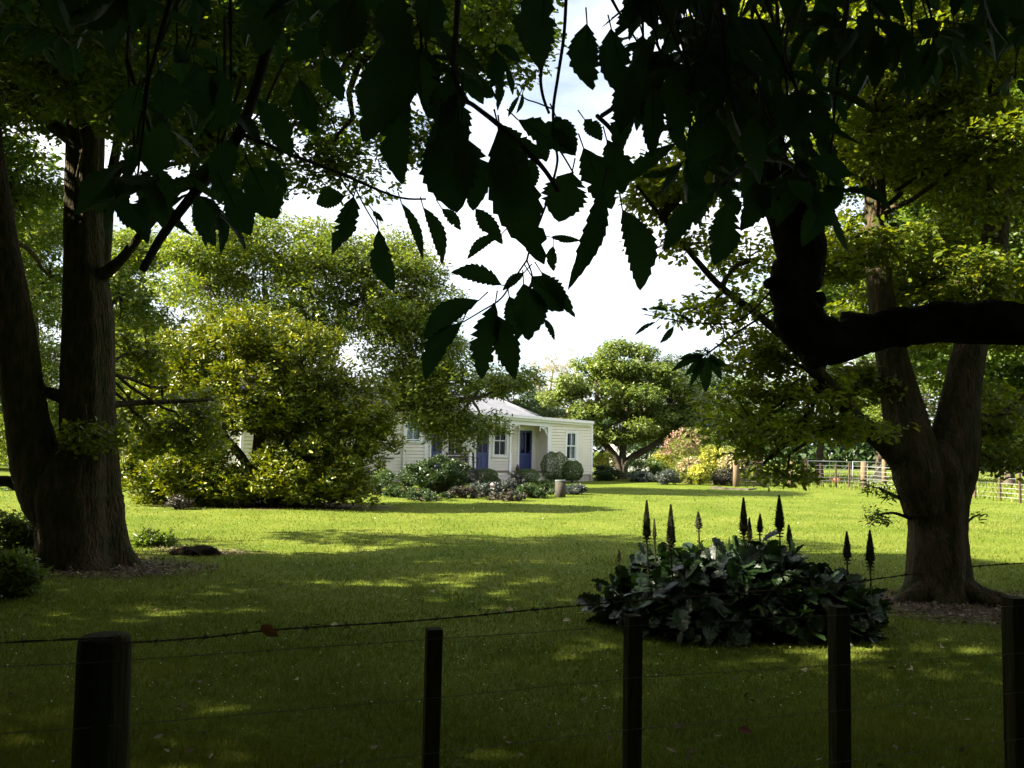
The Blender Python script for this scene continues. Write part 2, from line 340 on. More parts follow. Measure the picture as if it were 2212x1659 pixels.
bedc = G(1060, 1062); SOIL.append((bedc.x - 0.4, bedc.y, 3.9, 1.6))
ground()

def vis_ground(n, v0, v1, u0=-350, u1=2560):
    u = rng.uniform(u0, u1, n); v = rng.uniform(v0, v1, n)
    x_ = (u - CX) / F; y_ = -(v - CY) / F; Rm = np.array(CR)
    r = Rm @ np.stack([x_, y_, -np.ones(n)]); k = -CAMZ / r[2]
    return r[0] * k, r[1] * k
def grass():
    n = 450000; x, y = vis_ground(n, 1052, 1780, -1000, 3200); ok = (y > 2.2) & (y < 42) & (soil(x, y) < rng.uniform(0.2, 1.0, n)); x = x[ok]; y = y[ok]; n = len(x)
    patch = 0.5 + 0.5 * np.sin(x * 1.7 + np.sin(y * 1.3) * 2) * np.sin(y * 1.9 + np.sin(x * .9) * 2)
    h = rng.uniform(0.02, 0.048, n) * (0.75 + 0.6 * patch); w = np.maximum(0.0022, 0.00042 * y) * rng.uniform(.7, 1.4, n)
    a = rng.uniform(0, 2 * math.pi, n); b = rng.uniform(0, 2 * math.pi, n); ln = rng.uniform(0.1, 0.9, n) * h
    z = gz(x, y); dx, dy = np.cos(a) * w, np.sin(a) * w; lx, ly = np.cos(b) * ln, np.sin(b) * ln
    V = np.stack([np.stack([x - dx, y - dy, z], 1), np.stack([x + dx, y + dy, z], 1), np.stack([x + lx, y + ly, z + h], 1)], 1)
    m = mat('grass_blade', (0.066, 0.106, 0.011), 0.7, (0.130, 0.162, 0.020), 0.6, island=(0.22, 0.23, 0.06), trans=0.36, tcol=(1.3, 1.2, 0.6), spec=0.06)
    o = raw('grass', V.reshape(-1, 3), np.arange(3 * n), np.full(n, 3), m); tag(o, 'short mown green grass covering the lawn', 'grass', kind='stuff')
    # longer paddock grass beyond the far fence
    n = 20000; x = rng.uniform(10, 60, n); y = rng.uniform(30, 75, n); lim = FENCE_Y(x) + 0.15; ok = y > lim; x = x[ok]; y = y[ok]; n = len(x)
    h = rng.uniform(.08, .24, n); w = 0.02 + 0.0006 * y; a = rng.uniform(0, 6.28, n); ln = rng.uniform(.1, .6, n) * h; b = rng.uniform(0, 6.28, n)
    V = np.stack([np.stack([x - np.cos(a) * w, y - np.sin(a) * w, 0 * x], 1), np.stack([x + np.cos(a) * w, y + np.sin(a) * w, 0 * x], 1), np.stack([x + np.cos(b) * ln, y + np.sin(b) * ln, h], 1)], 1)
    m = mat('paddock_grass', (0.09, 0.13, 0.02), 0.8, (0.13, 0.17, 0.03), 0.5, island=(0.19, 0.20, 0.06), trans=0.35, tcol=(1.2, 1.2, 0.5), spec=.05)
    o = raw('paddock_grass', V.reshape(-1, 3), np.arange(3 * n), np.full(n, 3), m); tag(o, 'long pale grass in the paddock beyond the far wire fence', 'grass', kind='stuff')
    # petals
    n = 2100; x, y = vis_ground(n, 1075, 1560); ok = (y > 3.2) & (y < 30); x = x[ok]; y = y[ok]; n = len(x)
    pos = np.stack([x, y, gz(x, y) + rng.uniform(.02, .045, n)], 1); N = unit(n) * .6; N[:, 2] += 1
    o = scatter(pos, unit(n) * [1, 1, .2], N, rng.uniform(0.006, 0.02, n) * (.55 + y / 16), T_ROUND, 'fallen_petals', M['petal'], None)
    tag(o, 'tiny pale petals and specks scattered over the whole lawn', 'petals', kind='stuff')
    # litter
    P0 = []
    for (cx, cy, rx, ry) in SOIL[:4]:
        k = int(1500 * rx * ry); r = np.sqrt(rng.uniform(0, 1.15, k)); a = rng.uniform(0, 6.28, k); P0.append(np.stack([cx + r * rx * np.cos(a), cy + r * ry * np.sin(a)], 1))
    xs_, ys_ = vis_ground(420, 1150, 1700); ok_ = ys_ > 2.4; P0.append(np.stack([xs_[ok_], ys_[ok_]], 1))
    q = np.concatenate(P0); n = len(q); pos = np.stack([q[:, 0], q[:, 1], gz(q[:, 0], q[:, 1]) + rng.uniform(.004, .03, n)], 1); pos[:, 2] += np.where(np.arange(n) >= n - ok_.sum(), .03, 0); N = unit(n) * .7; N[:, 2] += 1
    o = scatter(pos, unit(n) * [1, 1, .3], N, rng.uniform(.02, .07, n), T_KITE, 'leaf_litter', M['litter'], None)
    tag(o, 'brown leaf litter and bark mulch under the oaks, thinly strewn over the shaded lawn', 'leaf litter', kind='stuff')
# far fence line: photo coords of post feet
FP = [(1708, 1052), (1900, 1058), (2110, 1078), (2205, 1086)]
def _fy():
    pts = [G(u, v) for u, v in FP]; return np.array([p.x for p in pts]), np.array([p.y for p in pts])
_fx, _fyv = _fy()
def FENCE_Y(x):
    s = (_fyv[-1] - _fyv[0]) / (_fx[-1] - _fx[0]); return np.maximum(_fyv[0] + s * (x - _fx[0]), 22)
grass()

# ------------------------------------------------------------------ left oak (near)
DL = LB.y
def PR(lst, D, per=7):
    pts = [P(u, v, D + dy) for (u, v, r, dy) in lst]; rad = [r * (D + dy) / F for (u, v, r, dy) in lst]
    return catmull(pts, rad, per)
def left_oak():
    root = tag(empty('oak_tree', (LB.x, LB.y, 0)), 'massive dark oak with twin leaning trunks at the left edge of the lawn', 'tree')
    mb = MB()
    p, r = PR([(178, 1262, 104, 0), (177, 1225, 92, 0), (175, 1190, 85, 0), (172, 1130, 83, 0), (168, 1070, 86, 0), (180, 1010, 72, 0), (190, 950, 57, 0), (188, 850, 53, 0), (190, 700, 50, 0), (184, 590, 42, 0), (180, 450, 37, 0), (184, 300, 37, 0), (186, 190, 36, 0), (172, 90, 28, 0), (160, -80, 24, 0), (130, -350, 16, 0)], DL, 9)
    mb.tube(p, r, 72, noise=0.05, lobes=.26, zl=.25)
    p, r = PR([(166, 1190, 40, 0), (140, 1120, 58, -.05), (112, 1070, 62, -.1), (84, 1010, 54, -.1), (58, 900, 43, -.2), (28, 700, 42, -.4), (-6, 500, 38, -.5), (-32, 300, 34, -.6), (-60, 50, 28, -.8), (-120, -300, 18, -1)], DL, 9)
    mb.tube(p, r, 32, noise=0.05, seed=2)
    for q in ([(132, 1130, 48, -.1), (96, 1082, 34, -.1), (60, 1055, 20, -.1), (20, 1040, 12, -.15), (-30, 1036, 10, -.2), (-110, 1010, 9, -.4), (-220, 930, 6, -.8), (-300, 850, 3, -1)],
              [(200, 660, 24, .1), (218, 590, 17, .1), (229, 500, 14, .2), (238, 400, 11, .3), (262, 250, 9, .5), (270, 50, 7, .8)],
              [(200, 240, 24, 0), (226, 140, 20, 0), (240, 0, 18, .2), (262, -200, 13, .5)],
              [(170, 310, 20, 0), (110, 268, 14, .1), (40, 228, 12, .3), (-60, 170, 10, .5)],
              [(165, 210, 16, 0), (110, 160, 11, 0), (50, 120, 9, .2), (-40, 80, 7, .3)],
              [(215, 600, 16, 0), (262, 560, 11, -.3), (310, 500, 9, -.7), (380, 420, 6, -1.2), (470, 330, 4, -1.8)],
              [(88, 846, 12, 0), (112, 850, 13, 0), (150, 866, 14, 0)],
              [(205, 880, 12, 0), (270, 872, 7, .5), (360, 868, 5, 1.0), (462, 864, 3, 1.4)],
              [(180, 100, 16, 0), (300, 60, 12, -.4), (460, 10, 9, -1), (640, 20, 7, -1.6), (820, 60, 5, -2.2), (960, 90, 3, -2.5)]):
        p, r = PR(q, DL, 6); mb.tube(p, r, 14, noise=0.05, seed=5)
    mb.build('trunk', M['bark'], root, True)
    hub = [P(180, 450, DL), P(186, 190, DL), P(160, -80, DL), P(-6, 500, DL), P(-60, 50, DL), P(190, 800, DL), P(460, 10, DL - 1), P(820, 60, DL - 2)]
    D = DL
    e = [EL(50, 200, D + 1, 130, 110, 1.6), EL(30, 420, D + 1.5, 70, 110, 1.2), EL(330, 90, D, 190, 130, 2), EL(360, 280, D - .5, 110, 90, 1.2), EL(560, 40, D - 1, 180, 80, 1.6), EL(760, 50, D - 1.5, 150, 70, 1.3),
         EL(950, 60, D - 2, 130, 75, 1.2), EL(700, 240, D - 1, 90, 45, .8), EL(720, 370, D - 1, 90, 36, .7), EL(880, 300, D - 1.5, 70, 34, .6), EL(480, 330, D, 110, 80, 1.2), EL(1090, 90, D - 2, 90, 50, .9),
         EL(640, 130, D - 1, 80, 80, 1.2), EL(260, 640, D + 1.2, 40, 70, .5), EL(110, 600, D + 2, 40, 60, .8)]
    crown(root, e, M['oak_l'], 330, 0.42, 62000, 0.085, T_OAK, 6, 0.2, 0.6, hub, M['bark'], 0.05, 900)
    e = [EL(320, 760, D + 1.5, 80, 60, .8), EL(400, 880, D + 1.6, 90, 50, .7), EL(330, 950, D + 1.3, 70, 50, .6), EL(280, 860, D + 1, 45, 60, .5), EL(180, 940, D - .5, 30, 18, .2), EL(450, 960, D + 1.7, 40, 50, .4)]
    crown(root, e, M['oak_r'], 46, 0.34, 6000, 0.09, T_OAK, 6, 0.2, 0.6, hub, M['bark'], 0.03, 250, leafname='hanging_foliage')
    # high canopy that shades the foreground
    crown(root, [((-6.5, 7.8, 6.7), (4.6, 5.0, 1.3)), ((-9, 13, 6.6), (2.6, 2.6, 1.8))], M['oak_l'], 110, .8, 52000, 0.15, T_OAK, 6, 0.1, 0.5, hub, M['bark'], 0.08, 0, leafname='high_canopy')
    crown(root, [((-11, 10.5, 5.4), (3.4, 4.2, 2.6)), ((-11, 5.5, 5.0), (3.0, 4.0, 2.2))], M['oak_l'], 64, .85, 16000, 0.22, T_OAK, 5, 0.1, 0.6, hub, M['bark'], 0.08, 0, leafname='outer_canopy')
    e = [EL(300, 20, DL - 3.5, 240, 90, 1.2), EL(760, 0, DL - 3.5, 260, 80, 1.2), EL(1080, 20, DL - 4, 130, 70, .9), EL(330, 250, DL - 3, 110, 80, .9), EL(80, 80, DL - 3, 130, 90, 1), EL(640, 200, DL - 3, 70, 70, .7), EL(560, 400, DL - 2.5, 60, 50, .6), EL(820, 200, DL - 3, 70, 60, .7)]
    crown(root, e, M['oak_l'], 150, 0.26, 15000, 0.075, T_OAK, 6, 0.1, 0.5, hub, M['bark'], 0.02, 700, leafname='upper_sprays')
left_oak()

# ------------------------------------------------------------------ right oak (near)
DR = RB.y
def right_oak():
    root = tag(empty('oak_tree', (RB.x, RB.y, 0)), 'broad oak trunk splitting into three stems on the right, standing in brown mulch', 'tree')
    mb = MB()
    p, r = PR([(2028, 1320, 84, 0), (2026, 1290, 74, 0), (2025, 1250, 63, 0), (2024, 1150, 57, 0), (2023, 1080, 62, 0), (2018, 1020, 66, 0), (2014, 975, 55, 0), (2012, 950, 30, 0)], DR, 12); mb.tube(p, r, 64, noise=.045, lobes=.28, zl=.25, seed=2)
    p, r = PR([(1998, 1110, 40, -.12), (1986, 1030, 52, -.14), (1968, 960, 50, -.1), (1950, 880, 42, 0), (1928, 780, 33, 0), (1902, 640, 27, 0), (1892, 480, 24, .1), (1886, 300, 19, .2), (1884, 100, 15, .3), (1870, -150, 13, .4)], DR, 9); mb.tube(p, r, 44, noise=.05, seed=1)
    p, r = PR([(2040, 1100, 42, -.02), (2052, 1020, 52, 0), (2062, 950, 50, 0), (2074, 860, 38, 0), (2098, 740, 33, 0), (2138, 580, 28, .2), (2158, 420, 24, .4), (2160, 250, 22, .6), (2140, 0, 17, .8)], DR, 9); mb.tube(p, r, 40, noise=.05, seed=3)
    for q in ([(1960, 1005, 34, -.1), (1925, 968, 26, -.2), (1850, 905, 18, -.4), (1790, 830, 15, -.7), (1735, 765, 12, -1.0), (1640, 682, 9, -1.3), (1560, 622, 7.5, -1.6), (1490, 545, 6, -1.9), (1430, 470, 4.5, -2.1), (1375, 400, 3, -2.3)],
              [(1735, 765, 7, -1), (1690, 700, 5, -.8), (1700, 640, 4, -.8)],
              [(2085, 960, 14, 0), (2130, 925, 10, .3), (2200, 870, 8, .6), (2290, 800, 6, 1)],
              [(2072, 1105, 16, 0), (2084, 1125, 10, -.05), (2091, 1130, 3, -.08)],
              [(1850, 905, 6, -.4), (1780, 925, 5, -.7), (1700, 960, 4, -1), (1650, 1000, 3, -1.2)],
              [(1966, 1120, 4, 0), (1930, 1108, 3, -.2), (1895, 1112, 2, -.4)], [(1964, 1085, 5, 0), (1930, 1070, 4, -.1), (1900, 1055, 3, -.2)],
              [(2080, 1140, 3, 0), (2100, 1118, 2, 0), (2116, 1112, 1.5, 0)]):
        p, r = PR(q, DR, 6); mb.tube(p, r, 12, noise=.06, seed=4)
    for a, ln in ((-50, 1.25), (-15, .9), (-150, .8)):
        d = Vector((math.cos(R(a)), math.sin(R(a)), 0)); b = Vector((RB.x, RB.y, 0))
        pts, rr = catmull([b + d * .2 + Vector((0, 0, .22)), b + d * .42 + Vector((0, 0, .07)), b + d * .7 + Vector((0, 0, .01)), b + d * ln + Vector((0, 0, -.07))], [.12, .10, .07, .04], 5)
        mb.tube(pts, rr, 12, noise=.06)
    mb.build('trunk', M['bark'], root, True)
    D = DR; hub = [P(1925, 780, D), P(1892, 480, D), P(1884, 100, D), P(2140, 580, D), P(2140, 0, D), P(1790, 830, D - .7), P(1560, 622, D - 1.6), P(2016, 950, D), P(1430, 470, D - 2)]
    e = [EL(1830, 90, D + .5, 150, 110, 1.5), EL(2060, 130, D + .6, 150, 130, 1.6), EL(2160, 380, D + .8, 90, 160, 1.2), EL(2010, 360, D + .8, 100, 110, 1.2), EL(1450, 420, D - 2, 70, 60, .6), EL(1560, 330, D - 1.5, 70, 70, .8),
         EL(1850, 830, D + .5, 60, 50, .8), EL(2000, 620, D + 1, 110, 120, 1.2), EL(1800, 560, D + .8, 90, 90, .9), EL(2150, 900, D + .6, 60, 90, .7), EL(2150, 1000, D + .3, 40, 20, .4),
         EL(1640, 120, D - .8, 120, 90, 1.2), EL(1830, 330, D + .5, 100, 80, 1), EL(2170, 700, D + .8, 80, 110, .9), EL(1960, 250, D + 1, 120, 120, 1.2), EL(1890, 250, D - .9, 70, 150, .6), EL(2130, 330, D - .9, 80, 170, .7), EL(2040, 80, D - 1.2, 180, 90, .8), EL(1900, 560, D - .8, 50, 60, .4), EL(2120, 600, D - .8, 60, 70, .5)]
    crown(root, e, M['oak_r'], 420, 0.38, 105000, 0.088, T_OAK, 6, 0.2, 0.5, hub, M['bark'], 0.04, 800)
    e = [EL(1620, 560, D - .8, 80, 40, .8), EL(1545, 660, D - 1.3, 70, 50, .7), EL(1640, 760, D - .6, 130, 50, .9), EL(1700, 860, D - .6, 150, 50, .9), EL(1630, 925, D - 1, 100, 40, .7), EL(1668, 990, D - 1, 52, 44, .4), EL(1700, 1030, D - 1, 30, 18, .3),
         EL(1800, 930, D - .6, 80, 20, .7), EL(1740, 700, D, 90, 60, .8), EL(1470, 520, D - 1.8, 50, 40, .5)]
    crown(root, e, M['oak_lit'], 110, 0.36, 9500, 0.085, T_OAK, 6, 0.1, 0.30, hub, M['bark'], 0.03, 500, leafname='hanging_sprays')
    e = [EL(1905, 1055, D - .2, 30, 26, .25), EL(1895, 1112, D - .3, 36, 14, .2), EL(2116, 1112, D, 12, 7, .1)]
    for q, nl in zip(e, (200, 190, 30)): crown(root, [q], M['oak_l'], 5, 0.09, nl, 0.07, T_LONG, 5, 0.1, .8, None, leafname='leafy_shoot')
    e = [((7.5, 10.5, 9.5), (5.5, 5, 1.8)), ((4.5, 5.0, 7.2), (4, 3, 1.2))]
    crown(root, e, M['oak_r'], 160, 1.0, 26000, 0.26, T_ROUND, 5, 0.1, 0.6, hub, M['bark'], 0.08, 0, leafname='high_canopy')
right_oak()

# ------------------------------------------------------------------ unseen off-frame trees that cast the shade of the foreground
def off_frame_tree(x, y, h, r, label, nc=44, nl=9500):
    root = tag(empty('oak_tree', (x, y, 0)), label, 'tree'); mb = MB()
    p, rr = catmull([(x, y, -.1), (x + .1, y, 1.5), (x - .1, y + .1, 3.5), (x + .1, y, h * .7)], [.5, .36, .3, .14], 6); mb.tube(p, rr, 16, noise=.05); mb.build('trunk', M['bark'], root, True)
    e = [((x, y, h * .62), (r, r, h * .32)), ((x + .6 * r, y + .3 * r, h * .42), (r * .6, r * .6, h * .2)), ((x + .4 * r, y - .6 * r, h * .45), (r * .6, r * .5, h * .22))]
    crown(root, e, M['oak_l'], nc, .95, nl, 0.28, T_OAK, 5, .1, .6, [(x, y, 3), (x, y, h * .6)], M['bark'], .1)
off_frame_tree(-13.5, 4.5, 11.5, 4.6, 'spreading oak on the verge just outside the left edge of the picture')
off_frame_tree(-8.6, -0.6, 11, 4.6, 'unseen oak added beside the viewpoint to shade the near fence', 150, 42000)  # unseen, placed and thickened to keep sun off the nearest things

off_frame_tree(12.5, 3.0, 10, 4.4, 'unseen oak added off the right side to block light')  # unseen, added to close off light from the right
def light_block_hedge():  # unseen hedge added behind and beside the viewpoint to cut sky light
    root = tag(empty('light_block_hedge', (0, -7, 0)), 'unseen tall hedge added round the viewpoint to darken the near ground', 'hedge')
    n = 72000; q = rng.uniform(0, 1, n); L_ = q * 70; x = np.where(L_ < 17, -17.0, np.where(L_ < 51, -17 + (L_ - 17), 17.0)); y = np.where(L_ < 17, 10 - L_, np.where(L_ < 51, -7, -7 + (L_ - 51)))
    y = np.minimum(y, 10); z = rng.uniform(0, 1, n) * (7.5 + np.sin(L_ * .8)); x = x + rng.uniform(-1.1, 1.1, n); y = y + rng.uniform(-1.1, 1.1, n)
    N = unit(n); scatter(np.stack([x, y, z], 1), unit(n), N, rng.uniform(.25, .42, n), T_ROUND, 'foliage', M['dark'], root)
    mb = MB()
    for xx in range(-19, 20, 3): wiggle((xx, -7, -.1), (xx + random.uniform(-.6, .6), -7, 6), .12, .03, mb, 6, 6, .06)
    mb.build('stems', M['barkf'], root, True)
light_block_hedge()
# ------------------------------------------------------------------ background trees
def bgtree(label, base, ells, leafm, nsub, subr, nleaf, size, stems, r0, barkm=None, group=None, T=T_KITE, name='tree', ros=5, shell=.45, flat=.6, br=.08, twigs=0):
    root = tag(empty(name, (base[0], base[1], 0)), label, 'tree', group); mb = MB(); hub = []
    for s in stems:
        pts = [Vector((base[0], base[1], -.1))] + [Vector(q) for q in s]; n = len(pts)
        p, r = catmull(pts, [r0 * (1 - .62 * i / (n - 1)) for i in range(n)], 5); mb.tube(p, r, 10, noise=.07); hub += pts[1:]
    mb.build('trunk', barkm or M['barkf'], root, True)
    crown(root, ells, leafm, nsub, subr, nleaf, size, T, ros, shell, flat, hub, barkm, br, twigs)
    return root
Y = 33.5; b = P(590, 1040, Y)
bgtree('big spreading yellow-green oak behind the golden rhododendron, reaching over the house roof', (b.x, Y),
       [EL(560, 540, Y, 120, 80, 2.6), EL(450, 620, Y, 110, 100, 2.6), EL(700, 580, Y, 120, 90, 2.6), EL(820, 640, Y, 100, 90, 2.4), EL(890, 750, Y, 90, 100, 2.2), EL(620, 700, Y, 150, 110, 2.8),
        EL(930, 850, Y, 80, 75, 2.0), EL(1050, 830, Y + .5, 80, 18, 1.0), EL(975, 930, Y, 62, 44, 1.2), EL(880, 860, Y, 70, 70, 1.6), EL(860, 550, Y, 60, 40, 1.5), EL(925, 690, Y, 60, 60, 1.5), EL(965, 780, Y, 60, 50, 1.5), EL(900, 610, Y, 50, 40, 1.3), EL(1140, 828, Y + 1, 36, 12, .6), EL(1045, 928, Y, 40, 24, .6)],
       M['bgoak'], 290, 1.0, 118000, 0.18, [[P(600, 930, Y), P(600, 800, Y), P(570, 620, Y)], [P(630, 900, Y), P(700, 780, Y), P(740, 660, Y)], [P(680, 950, Y), P(860, 880, Y), P(1020, 862, Y)], [P(560, 880, Y), P(470, 720, Y)]], .30, twigs=300, br=.06)
Y = 37; b = P(300, 1040, Y)
bgtree('bright green tree seen between the twin oak and the rhododendron', (b.x, Y), [EL(290, 640, Y, 70, 130, 2), EL(330, 800, Y, 90, 110, 2), EL(270, 900, Y, 70, 80, 2), EL(400, 850, Y, 80, 90, 2), EL(310, 540, Y, 60, 60, 1.5)],
       M['bgoak'], 130, 1.0, 60000, .20, [[P(300, 850, Y), P(300, 650, Y)]], .3)
Y = 40; b = P(80, 1040, Y)
bgtree('tall airy green tree behind the leaning left trunk', (b.x, Y), [EL(80, 480, Y, 70, 90, 2), EL(60, 650, Y, 90, 100, 2.2), EL(100, 830, Y, 80, 90, 2), EL(10, 560, Y, 50, 110, 2), EL(70, 950, Y, 90, 50, 2)],
       M['bgoak'], 160, 1.0, 60000, .19, [[P(80, 850, Y), P(70, 600, Y)]], .35)
Y = 44; b = P(-90, 1040, Y)
bgtree('dark tree at the far left edge beyond the lawn', (b.x, Y), [EL(-80, 700, Y, 110, 160, 3), EL(-40, 900, Y, 110, 100, 3), EL(-160, 820, Y, 120, 150, 3)], M['bgoak'], 110, 1.2, 40000, .24, [[P(-90, 850, Y), P(-80, 700, Y)]], .35)
Y = 52; b = P(180, 1030, Y)
bgtree('low dark evergreen filling the gap behind the left trunks', (b.x, Y), [EL(150, 920, Y, 110, 95, 2.5), EL(300, 900, Y, 110, 110, 2.5), EL(440, 840, Y, 90, 90, 2.5), EL(20, 970, Y, 90, 60, 2.5), EL(420, 940, Y, 90, 70, 2.5)], M['dark'], 100, 1.2, 34000, .25, [[P(180, 960, Y)]], .3)
Y = 50; b = P(1345, 1032, Y)
bgtree('rounded glossy green tree with low forking trunk beside the right wing of the house', (b.x, Y),
       [EL(1345, 790, Y, 70, 42, 2.2), EL(1290, 840, Y, 80, 62, 2.4), EL(1380, 840, Y, 90, 70, 2.6), EL(1445, 870, Y, 70, 52, 2.2), EL(1235, 880, Y, 48, 50, 1.8), EL(1350, 910, Y - .5, 90, 45, 2.2), EL(1260, 935, Y, 42, 34, 1.5), EL(1440, 920, Y, 80, 34, 2), EL(1500, 900, Y, 42, 34, 1.6), EL(1335, 965, Y - .8, 32, 24, .8)],
       M['round'], 130, .85, 70000, .17, [[P(1330, 990, Y), P(1290, 930, Y), P(1290, 850, Y)], [P(1352, 1000, Y), P(1400, 968, Y), P(1445, 940, Y)], [P(1345, 980, Y), P(1355, 860, Y)]], .3, T=T_ROUND, shell=.75, flat=.55, ros=6)
for k, (u, vt, hw, Yp) in enumerate([(1192, 742, 66, 88), (1405, 752, 60, 92), (1490, 760, 56, 96)]):
    b = P(u, 1000, Yp)
    bgtree(['pale half-bare tree rising over the house, left of the rounded tree', 'pale half-bare tree just right of the top of the rounded tree', 'faint pale bare tree farthest right on the skyline'][k], (b.x, Yp),
           [EL(u, vt + 36, Yp, hw * .8, 30, 2.5), EL(u - hw * .5, vt + 75, Yp, hw * .5, 34, 2), EL(u + hw * .5, vt + 70, Yp, hw * .5, 34, 2), EL(u, vt + 110, Yp, hw * .8, 40, 2)],
           M['pale'], 60, .8, 4200, .2, [[P(u, 930, Yp), P(u - 5, 860, Yp), P(u + 4, 790, Yp)], [P(u + 10, 900, Yp), P(u + 30, 820, Yp)], [P(u - 8, 900, Yp), P(u - 34, 820, Yp)]], .22, M['barkp'], 'pale half-bare trees on the skyline', br=.07, twigs=260)
Y = 21; b = P(2350, 1040, Y)
bgtree('tall leafy tree filling the space behind the right oak stems', (b.x, Y), [EL(2080, 300, Y, 160, 170, 2.2), EL(2200, 560, Y, 150, 190, 2.2), EL(1980, 520, Y, 110, 120, 1.8), EL(1830, 330, Y, 110, 110, 1.6), EL(2080, 780, Y, 120, 90, 1.8), EL(2260, 860, Y, 120, 110, 1.8), EL(1760, 600, Y, 70, 90, 1.4), EL(2200, 100, Y, 200, 120, 2.2)],
       M['oak_l'], 260, .85, 110000, .14, [[P(2340, 850, Y), P(2280, 500, Y), P(2200, 250, Y)], [P(2300, 750, Y), P(2060, 480, Y), P(1850, 350, Y)]], .34, T=T_OAK, twigs=300)
Y = 58; b = P(1110, 1030, Y)
bgtree('dark bronze-green tree directly behind the house roof', (b.x, Y), [EL(1085, 846, Y, 60, 40, 2), EL(1150, 868, Y, 45, 40, 2), EL(1215, 900, Y + 2, 50, 50, 2), EL(1100, 920, Y, 80, 50, 2), EL(1030, 880, Y, 60, 60, 2)], M['dark'], 80, .7, 26000, .18, [[P(1110, 930, Y), P(1100, 870, Y)]], .3)
Y = 57; b = P(1475, 1030, Y)
bgtree('dark bushy tree crowding the right side of the rounded tree', (b.x, Y), [EL(1465, 850, Y, 80, 70, 2.2), EL(1530, 900, Y, 70, 70, 2.2), EL(1420, 800, Y, 50, 40, 1.8), EL(1480, 950, Y, 100, 60, 2.2), EL(1380, 930, Y + 1, 80, 60, 2)], M['dark'], 90, .8, 32000, .19, [[P(1475, 950, Y), P(1470, 860, Y)]], .32)
labels = ['dark tree behind the pink and yellow azaleas', 'leafy tree above the wooden gate post', 'shady tree behind the metal farm gate', 'dense tree behind the fork of the right oak', 'tall yellow-green tree right of the right oak trunk', 'tree at the right edge beyond the wire fence', 'last tree beyond the right edge of the paddock']
for k, (u, v, hw, hh, Yp, mm, nl) in enumerate([(1505, 890, 105, 105, 56, 'dark', 26000), (1640, 890, 90, 85, 60, 'mid', 16000), (1770, 880, 100, 90, 62, 'dark', 16000), (1900, 850, 100, 110, 58, 'mid', 18000), (2040, 780, 120, 170, 55, 'bgoak', 24000), (2180, 800, 110, 170, 52, 'mid', 22000), (2330, 840, 120, 150, 56, 'dark', 14000)]):
    b = P(u, 1030, Yp)
    bgtree(labels[k], (b.x, Yp), [EL(u, v, Yp, hw, hh, 3), EL(u - hw * .6, v + hh * .5, Yp, hw * .7, hh * .5, 2.5), EL(u + hw * .6, v + hh * .4, Yp, hw * .7, hh * .5, 2.5), EL(u, v - hh * .7, Yp, hw * .6, hh * .5, 2)], M[mm], 70, 1.0, nl, .22,
           [[P(u, 990, Yp), P(u + 8, 900, Yp), P(u, 820, Yp)]], .35, group='trees beyond the paddock')
# far tree belt closing the horizon
n = 52000; a = rng.uniform(-1.0, 1.0, n); x = a * 130; y = 118 + 12 * np.cos(a * 9) + rng.uniform(-3, 3, n) - 30 * a * a
h = (6.5 + 2.0 * np.sin(x * .11) + 1.2 * np.sin(x * .37 + 1)); z = h * rng.uniform(0, 1, n) ** .8
N = unit(n); N[:, 2] += .5; N[:, 1] -= .4
o = scatter(np.stack([x, y, z], 1), unit(n), N, rng.uniform(.5, .95, n), T_ROUND, 'distant_wood', M['dark'], None); tag(o, 'distant dark belt of trees closing the horizon', 'wood', kind='stuff')

# ------------------------------------------------------------------ shrubs
def shrub(label, u, vb, hw, vt, leafm, nleaf, size, group=None, name='shrub', cat='shrub', T=T_KITE, shell=.6, sub=.25, ns=40, lobes=None, flat=.8, stem=True, extra=None, Yo=None, ry=None):
    g = G(u, vb); Yp = Yo or g.y; x = P(u, vb, Yp).x; k = Yp / F; rx = hw * k; top = P(u, vt, Yp).z; hz = top / 2
    root = tag(empty(name, (x, Yp, 0)), label, cat, group)
    e = [((x, Yp, hz * 1.0), (rx * .92, (ry or rx * .85), hz * .95))] + (lobes or [])
    sc, sr, idx, tips, d = clump_points(e, ns, min(rx, hz) * sub, nleaf, shell, flat, 5)
    tips[:, 2] = np.maximum(tips[:, 2], .03)
    leaves_from_tips(tips, d, 5, size, T, 'foliage', leafm, root, up=.6, droop=-.15)
    if stem:
        mb = MB()
        for c in sc[:: max(1, len(sc) // 14)]: wiggle((x + random.uniform(-.15, .15) * rx, Yp + random.uniform(-.1, .1), -.02), c, .012 + rx * .018, .006 + rx * .005, mb, 5, 4, .1)
        mb.build('stems', M['barkf'], root, True)
    if extra:
        q = unit(extra[0]); q[:, 2] = np.abs(q[:, 2]) * .9; q[:, 1] = np.where(rng.uniform(0, 1, extra[0]) < .75, -np.abs(q[:, 1]), q[:, 1]); pos = np.array(e[0][0]) + q * np.array(e[0][1]) * rng.uniform(.93, 1.08, (extra[0], 1))
        if extra[0] > 100:
            k = 5; n = extra[0] * k
            o = scatter(np.repeat(pos, k, 0) + rng.normal(0, extra[1] * .35, (n, 3)), unit(n), unit(n), np.full(n, extra[1]), T_ROUND, 'flowers', extra[2], root); o['kind'] = 'stuff'
        else:
            for p in pos: scatter(p[None] + rng.normal(0, extra[1] * .12, (6, 3)), unit(6), unit(6), np.full(6, extra[1]), T_ROUND, 'flower', extra[2], root)
    return root
